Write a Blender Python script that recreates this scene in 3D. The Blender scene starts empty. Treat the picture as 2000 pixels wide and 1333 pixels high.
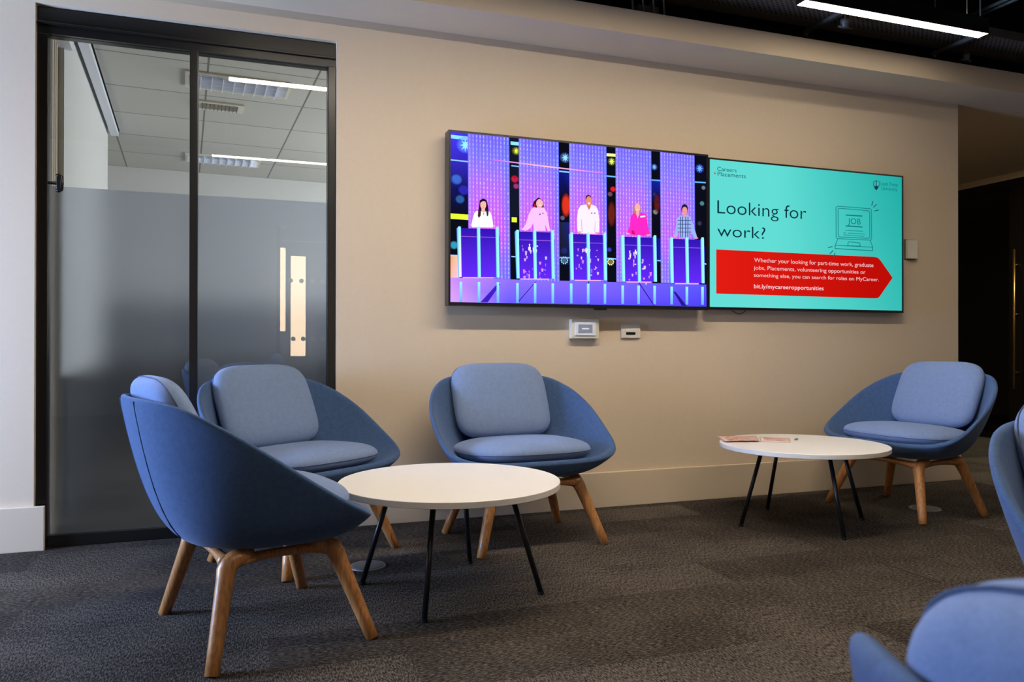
import bpy, bmesh, math, random
from mathutils import Vector, Matrix
S = bpy.context.scene
COL = S.collection
R = math.radians
D = 3.71                      # the main wall's face

# ------------------------------------------------------------- tuning values
DAYP, OFFP, SCRG = 270, 300, 1.0
LEDC = (1, .87, .70); LED1, LED2, LED3, LED4 = 13, 105, 54, 22; WARMP = 8; HALLP = 300
WALLC = (.69, .565, .42); SHELLC = (.052, .100, .212); CUSHC = (.18, .25, .42); WOODC = (.46, .20, .06)
CARPC = (.049, .040, .033); CARPT = (.165, .138, .112)
FROST_A = (.82, .86, .96); FROST_B = (.10, .11, .13); FILMZ = 1.545
TABR, TABZ = .390, .388; TAB1 = (.700, 2.640); TAB2 = (2.575, 3.05)
LEAF1 = [(2.335, 3.415), (2.237, 3.195), (2.405, 3.155), (2.545, 3.37)]; LEAF2 = [(2.425, 3.17), (2.528, 3.315), (2.642, 3.23), (2.536, 3.088)]; LEAFP = (2.625, 3.165)

# ------------------------------------------------------------- camera
cam = bpy.data.objects.new('camera', bpy.data.cameras.new('camera'))
COL.objects.link(cam); S.camera = cam
cam.data.sensor_width = 36; cam.data.lens = 27.0; cam.data.clip_start = .02
cam.location = (0, 0, .8703)
cam.rotation_mode = 'QUATERNION'
cam.rotation_quaternion = (Matrix.Rotation(R(-19.45), 4, 'Z') @ Matrix.Rotation(R(90.21), 4, 'X') @ Matrix.Rotation(R(.07), 4, 'Z')).to_quaternion()
cam.data.dof.use_dof = True; cam.data.dof.focus_distance = 2.7; cam.data.dof.aperture_fstop = 8.5

# ------------------------------------------------------------- world, exposure
W = bpy.data.worlds.new('sky'); S.world = W; W.use_nodes = True
W.node_tree.nodes['Background'].inputs[0].default_value = (.50, .68, 1, 1)
W.node_tree.nodes['Background'].inputs[1].default_value = 1.0
S.view_settings.view_transform = 'Standard'; S.view_settings.look = 'None'
S.view_settings.exposure = 0; S.view_settings.gamma = 1; S.view_settings.use_curve_mapping = False
S.cycles.use_denoising = True
S.cycles.max_bounces = 10; S.cycles.diffuse_bounces = 5; S.cycles.transparent_max_bounces = 16
S.cycles.sample_clamp_indirect = 6; S.cycles.caustics_reflective = False; S.cycles.caustics_refractive = False

def area(name, loc, aim, sx, sy, power, col, spread=180):
    l = bpy.data.lights.new(name, 'AREA'); l.shape = 'RECTANGLE'; l.size = sx; l.size_y = sy
    l.energy = power; l.color = col; l.spread = R(spread)
    o = bpy.data.objects.new(name, l); COL.objects.link(o); o.location = loc
    o.rotation_mode = 'QUATERNION'
    o.rotation_quaternion = Vector(aim).to_track_quat('-Z', 'Z')
    return o
# daylight outside the side window of the lounge, and fill light added outside an invented office window
area('daylight', (-2.95, 3.05, 1.08), (1, .05, 0), 1.1, 1.3, DAYP, (.40, .58, 1))
area('office_daylight', (2.75, 6.0, 1.55), (-1, -.06, .05), 2.9, 1.4, OFFP, (.90, .94, 1))

# ------------------------------------------------------------- materials
def lin(c):
    return tuple(((v/255/12.92) if v <= 10 else ((v/255+.055)/1.055)**2.4) for v in c)
def mat(name, col, rough=.6, metal=0, spec=.5, coat=0, emit=None, es=0, sheen=0):
    m = bpy.data.materials.new(name); m.use_nodes = True
    p = m.node_tree.nodes['Principled BSDF']
    p.inputs['Base Color'].default_value = (*col, 1); p.inputs['Roughness'].default_value = rough
    p.inputs['Metallic'].default_value = metal; p.inputs['Specular IOR Level'].default_value = spec
    p.inputs['Coat Weight'].default_value = coat; p.inputs['Sheen Weight'].default_value = sheen
    p.inputs['Sheen Roughness'].default_value = .5
    if emit: p.inputs['Emission Color'].default_value = (*emit, 1); p.inputs['Emission Strength'].default_value = es
    return m
def nodes(m): return m.node_tree.nodes, m.node_tree.links, m.node_tree.nodes['Principled BSDF']
def nz(N, L, scale, detail=3, vec=None, rough=.5, mscale=None):
    t = N.new('ShaderNodeTexNoise'); t.inputs['Scale'].default_value = scale; t.inputs['Detail'].default_value = detail
    t.inputs['Roughness'].default_value = rough
    if vec is None:
        c = N.new('ShaderNodeTexCoord'); vec = c.outputs['Object']
    if mscale:
        mp = N.new('ShaderNodeMapping'); mp.inputs['Scale'].default_value = mscale; L.new(vec, mp.inputs[0]); vec = mp.outputs[0]
    L.new(vec, t.inputs['Vector']); return t
def ramp(N, L, src, stops):
    r = N.new('ShaderNodeValToRGB'); e = r.color_ramp.elements
    while len(e) < len(stops): e.new(.5)
    for k, (p, c) in enumerate(stops): e[k].position = p; e[k].color = (*c, 1)
    L.new(src, r.inputs[0]); return r
def bump(N, L, p, src, s, d=.002):
    b = N.new('ShaderNodeBump'); b.inputs['Strength'].default_value = s; b.inputs['Distance'].default_value = d
    L.new(src, b.inputs['Height']); L.new(b.outputs[0], p.inputs['Normal'])
def mul(c, k): return tuple(v*k for v in c)

def fabric(name, col, k=.25):
    m = mat(name, col, .95, spec=.15, sheen=.25); N, L, p = nodes(m)
    p.inputs['Sheen Tint'].default_value = (.6, .7, 1, 1)
    n = nz(N, L, 420, 3, rough=.7); n2 = nz(N, L, 60, 2)
    mx = N.new('ShaderNodeMath'); mx.operation = 'MULTIPLY_ADD'; L.new(n2.outputs[0], mx.inputs[0]); mx.inputs[1].default_value = .35
    L.new(n.outputs[0], mx.inputs[2])
    r = ramp(N, L, mx.outputs[0], [(.42, mul(col, 1-k)), (.92, mul(col, 1+k*1.1))]); L.new(r.outputs[0], p.inputs['Base Color'])
    bump(N, L, p, n.outputs[0], .35, .001); return m
M_shell = fabric('dark_blue_wool', SHELLC, .3)
M_cush = fabric('light_blue_wool', CUSHC, .18)
M_seam = mat('seam_thread', mul(CUSHC, .45), .95, spec=.1)
def wood():
    m = mat('oiled_oak', (.30, .13, .045), .38, coat=.25); N, L, p = nodes(m)
    n = nz(N, L, 14, 5, mscale=(9, 9, .8)); n2 = nz(N, L, 160, 2, mscale=(1, 1, .12))
    mx = N.new('ShaderNodeMath'); mx.operation = 'MULTIPLY_ADD'; L.new(n2.outputs[0], mx.inputs[0]); mx.inputs[1].default_value = .35; L.new(n.outputs[0], mx.inputs[2])
    r = ramp(N, L, mx.outputs[0], [(.45, mul(WOODC, .62)), (.68, WOODC), (.9, mul(WOODC, 1.3))]); L.new(r.outputs[0], p.inputs['Base Color'])
    bump(N, L, p, n2.outputs[0], .06, .001); p.inputs['Coat Roughness'].default_value = .3; return m
M_wood = wood()
M_seam2 = mat('blue_seam', mul(SHELLC, .9), .95, spec=.1)
M_black = mat('black_powder_coat', (.008, .008, .009), .35)
M_frame = mat('black_aluminium', (.010, .009, .008), .28)
M_top = mat('white_laminate', (.82, .79, .75), .42)
M_edge = mat('white_edge_band', (.60, .57, .53), .5)
def plaster(name, col):
    m = mat(name, col, .75, spec=.25); N, L, p = nodes(m)
    n = nz(N, L, 45, 4); r = ramp(N, L, n.outputs[0], [(.3, mul(col, .985)), (.7, mul(col, 1.01))]); L.new(r.outputs[0], p.inputs['Base Color'])
    bump(N, L, p, n.outputs[0], .05, .002); return m
M_wall = plaster('cream_paint', WALLC)
M_soffit = plaster('cream_paint_matt', WALLC)
M_skirt = mat('cream_gloss_paint', mul(WALLC, 1.0), .45)
M_grey = plaster('office_paint', (.60, .60, .60))
M_dark = mat('black_soffit_paint', (.006, .006, .006), .9, spec=.1)
M_metal = mat('galvanised_steel', (.13, .12, .11), .55, metal=.3)
M_tin = mat('dull_zinc', (.22, .22, .21), .5, metal=.6)
M_strut = mat('grey_green_conduit', (.16, .21, .19), .5)
M_white = mat('white_plastic', (.72, .68, .58), .45)
M_whiteb = mat('cool_white_bezel', (.80, .84, .95), .35)
M_brass = mat('brass', (.55, .36, .12), .35, metal=1)
M_cable = mat('grey_cable', (.10, .09, .08), .6)

def carpet(name, base, tint):
    m = mat(name, base, 1, spec=.08); N, L, p = nodes(m)
    c = N.new('ShaderNodeTexCoord'); sep = N.new('ShaderNodeSeparateXYZ'); L.new(c.outputs['Object'], sep.inputs[0])
    def M_(op, a, b=None):
        n = N.new('ShaderNodeMath'); n.operation = op
        for k, v in enumerate((a, b)):
            if v is None: continue
            if isinstance(v, (int, float)): n.inputs[k].default_value = v
            else: L.new(v, n.inputs[k])
        return n.outputs[0]
    row = M_('FLOOR', M_('DIVIDE', M_('ADD', sep.outputs[1], .12), .25))
    off = M_('MULTIPLY', row, .37)
    colm = M_('FLOOR', M_('ADD', M_('DIVIDE', M_('ADD', sep.outputs[0], .595), 1.0), off))
    cb = N.new('ShaderNodeCombineXYZ'); L.new(row, cb.inputs[0]); L.new(colm, cb.inputs[1])
    wn = N.new('ShaderNodeTexWhiteNoise'); wn.noise_dimensions = '3D'; L.new(cb.outputs[0], wn.inputs['Vector'])
    # fibres, loops of pile combed along each plank
    f1 = nz(N, L, 60, 4, c.outputs['Object'], .8, (1, 4, 1)); f2 = nz(N, L, 60, 4, c.outputs['Object'], .8, (4, 1, 1))
    pick = M_('GREATER_THAN', wn.outputs['Value'], .5)
    mixf = N.new('ShaderNodeMix'); L.new(pick, mixf.inputs[0]); L.new(f1.outputs[0], mixf.inputs[2]); L.new(f2.outputs[0], mixf.inputs[3])
    big = nz(N, L, 3.5, 3, c.outputs['Object'])
    v = M_('ADD', mixf.outputs[0], M_('MULTIPLY', M_('SUBTRACT', big.outputs[0], .5), .12))
    v = M_('ADD', v, M_('MULTIPLY', M_('SUBTRACT', wn.outputs['Value'], .5), .06))
    r = ramp(N, L, v, [(.40, mul(base, .22)), (.5, base), (.60, tint)])
    L.new(r.outputs[0], p.inputs['Base Color']); bump(N, L, p, mixf.outputs[0], .7, .004); return m
M_carpet = carpet('brown_grey_carpet', CARPC, CARPT)
M_carpet2 = carpet('beige_grey_carpet', (.13, .115, .09), (.22, .2, .16))

def glass_mat(name, tint, k=1.9):
    m = bpy.data.materials.new(name); m.use_nodes = True; N = m.node_tree.nodes; L = m.node_tree.links; N.clear()
    o = N.new('ShaderNodeOutputMaterial'); t = N.new('ShaderNodeBsdfTransparent'); t.inputs[0].default_value = (*tint, 1)
    g = N.new('ShaderNodeBsdfGlossy'); g.inputs['Roughness'].default_value = 0.0; g.inputs[0].default_value = (1, 1, 1, 1)
    f = N.new('ShaderNodeFresnel'); f.inputs[0].default_value = 1.5
    ml = N.new('ShaderNodeMath'); ml.operation = 'MULTIPLY'; ml.inputs[1].default_value = k; ml.use_clamp = True; L.new(f.outputs[0], ml.inputs[0])
    x = N.new('ShaderNodeMixShader'); L.new(ml.outputs[0], x.inputs[0]); L.new(t.outputs[0], x.inputs[1]); L.new(g.outputs[0], x.inputs[2]); L.new(x.outputs[0], o.inputs[0])
    return m
M_glass = glass_mat('clear_glass', (.86, .88, .86)); M_glassd = glass_mat('dark_glass', (.25, .25, .24), 1.2)
def frost():
    m = bpy.data.materials.new('frosted_film'); m.use_nodes = True; N = m.node_tree.nodes; L = m.node_tree.links; N.clear()
    o = N.new('ShaderNodeOutputMaterial'); a = N.new('ShaderNodeBsdfRefraction'); a.inputs['Roughness'].default_value = .55; a.inputs['IOR'].default_value = 1.15
    a.inputs[0].default_value = (*FROST_A, 1)
    b = N.new('ShaderNodeBsdfTranslucent'); b.inputs[0].default_value = (*FROST_B, 1)
    x = N.new('ShaderNodeMixShader'); x.inputs[0].default_value = .30; L.new(a.outputs[0], x.inputs[1]); L.new(b.outputs[0], x.inputs[2])
    L.new(x.outputs[0], o.inputs[0]); return m
M_frost = frost()
def emis(name, col, s):
    return mat(name, (.05, .05, .05), .5, emit=col, es=s)
M_warm = emis('warm_lamp', (1, .72, .46), WARMP)

# ------------------------------------------------------------- mesh helpers
def link(name, bm, m, parent=None, smooth=False, mats=None):
    me = bpy.data.meshes.new(name)
    bmesh.ops.recalc_face_normals(bm, faces=bm.faces)
    bm.to_mesh(me); bm.free()
    for x in (mats or [m]): me.materials.append(x)
    if smooth:
        for p in me.polygons: p.use_smooth = True
    o = bpy.data.objects.new(name, me); COL.objects.link(o)
    if parent: o.parent = parent
    return o
def thing(name, label, cat, loc=(0, 0, 0), rz=0, group=None):
    o = bpy.data.objects.new(name, None); COL.objects.link(o); o.location = loc; o.rotation_euler = (0, 0, rz)
    o.empty_display_size = .1; o['label'] = label; o['category'] = cat
    if group: o['group'] = group
    return o
def tag(o, label, cat, group=None):
    o['label'] = label; o['category'] = cat
    if group: o['group'] = group
    return o
def struct(o, label=None):
    o['kind'] = 'structure'
    if label: o['label'] = label
    return o
def box(bm, x0, x1, y0, y1, z0, z1, bev=0, mi=0):
    g = bmesh.ops.create_cube(bm, size=1); vs = g['verts']
    for v in vs: v.co = Vector(((x0+x1)/2+v.co.x*(x1-x0), (y0+y1)/2+v.co.y*(y1-y0), (z0+z1)/2+v.co.z*(z1-z0)))
    if mi:
        for f in {f for v in vs for f in v.link_faces}: f.material_index = mi
    if bev:
        es = list({e for v in vs for e in v.link_edges}); bmesh.ops.bevel(bm, geom=es, offset=bev, segments=2, affect='EDGES', profile=.6)
    return bm
def B(*a, **k):
    return box(bmesh.new(), *a, **k)
def loft(bm, rings, cap0=True, cap1=True):
    vr = [[bm.verts.new(p) for p in r] for r in rings]; n = len(rings[0])
    for a, b in zip(vr, vr[1:]):
        for i in range(n): bm.faces.new((a[i], a[(i+1) % n], b[(i+1) % n], b[i]))
    if cap0: bm.faces.new(vr[0][::-1])
    if cap1: bm.faces.new(vr[-1])
    return vr
def tube(bm, pts, rads, n=16, caps=True, ell=1.0, up=None):
    pts = [Vector(p) for p in pts]
    if not hasattr(rads, '__len__'): rads = [rads]*len(pts)
    rings = []; prev = None
    for i, p in enumerate(pts):
        t = (pts[min(i+1, len(pts)-1)]-pts[max(i-1, 0)]).normalized()
        if prev is None:
            a = Vector(up) if up else (Vector((0, 0, 1)) if abs(t.z) < .9 else Vector((1, 0, 0)))
        else: a = prev
        s = t.cross(a).normalized(); a = s.cross(t).normalized(); prev = a
        rings.append([p+s*math.cos(2*math.pi*k/n)*rads[i]*ell+a*math.sin(2*math.pi*k/n)*rads[i] for k in range(n)])
    return loft(bm, rings, caps, caps)
def cyl(bm, c, r, z0, z1, n=48, r1=None):
    r1 = r if r1 is None else r1
    loft(bm, [[Vector((c[0]+r_*math.cos(2*math.pi*k/n), c[1]+r_*math.sin(2*math.pi*k/n), z)) for k in range(n)] for z, r_ in ((z0, r), (z1, r1))])
    return bm
def subsurf(o, lv=1):
    m = o.modifiers.new('smooth', 'SUBSURF'); m.levels = lv; m.render_levels = lv
def copy_tree(o, parent=None):
    c = o.copy(); COL.objects.link(c)
    if parent: c.parent = parent
    for ch in [x for x in bpy.data.objects if x.parent == o]: copy_tree(ch, c)
    return c

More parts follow.
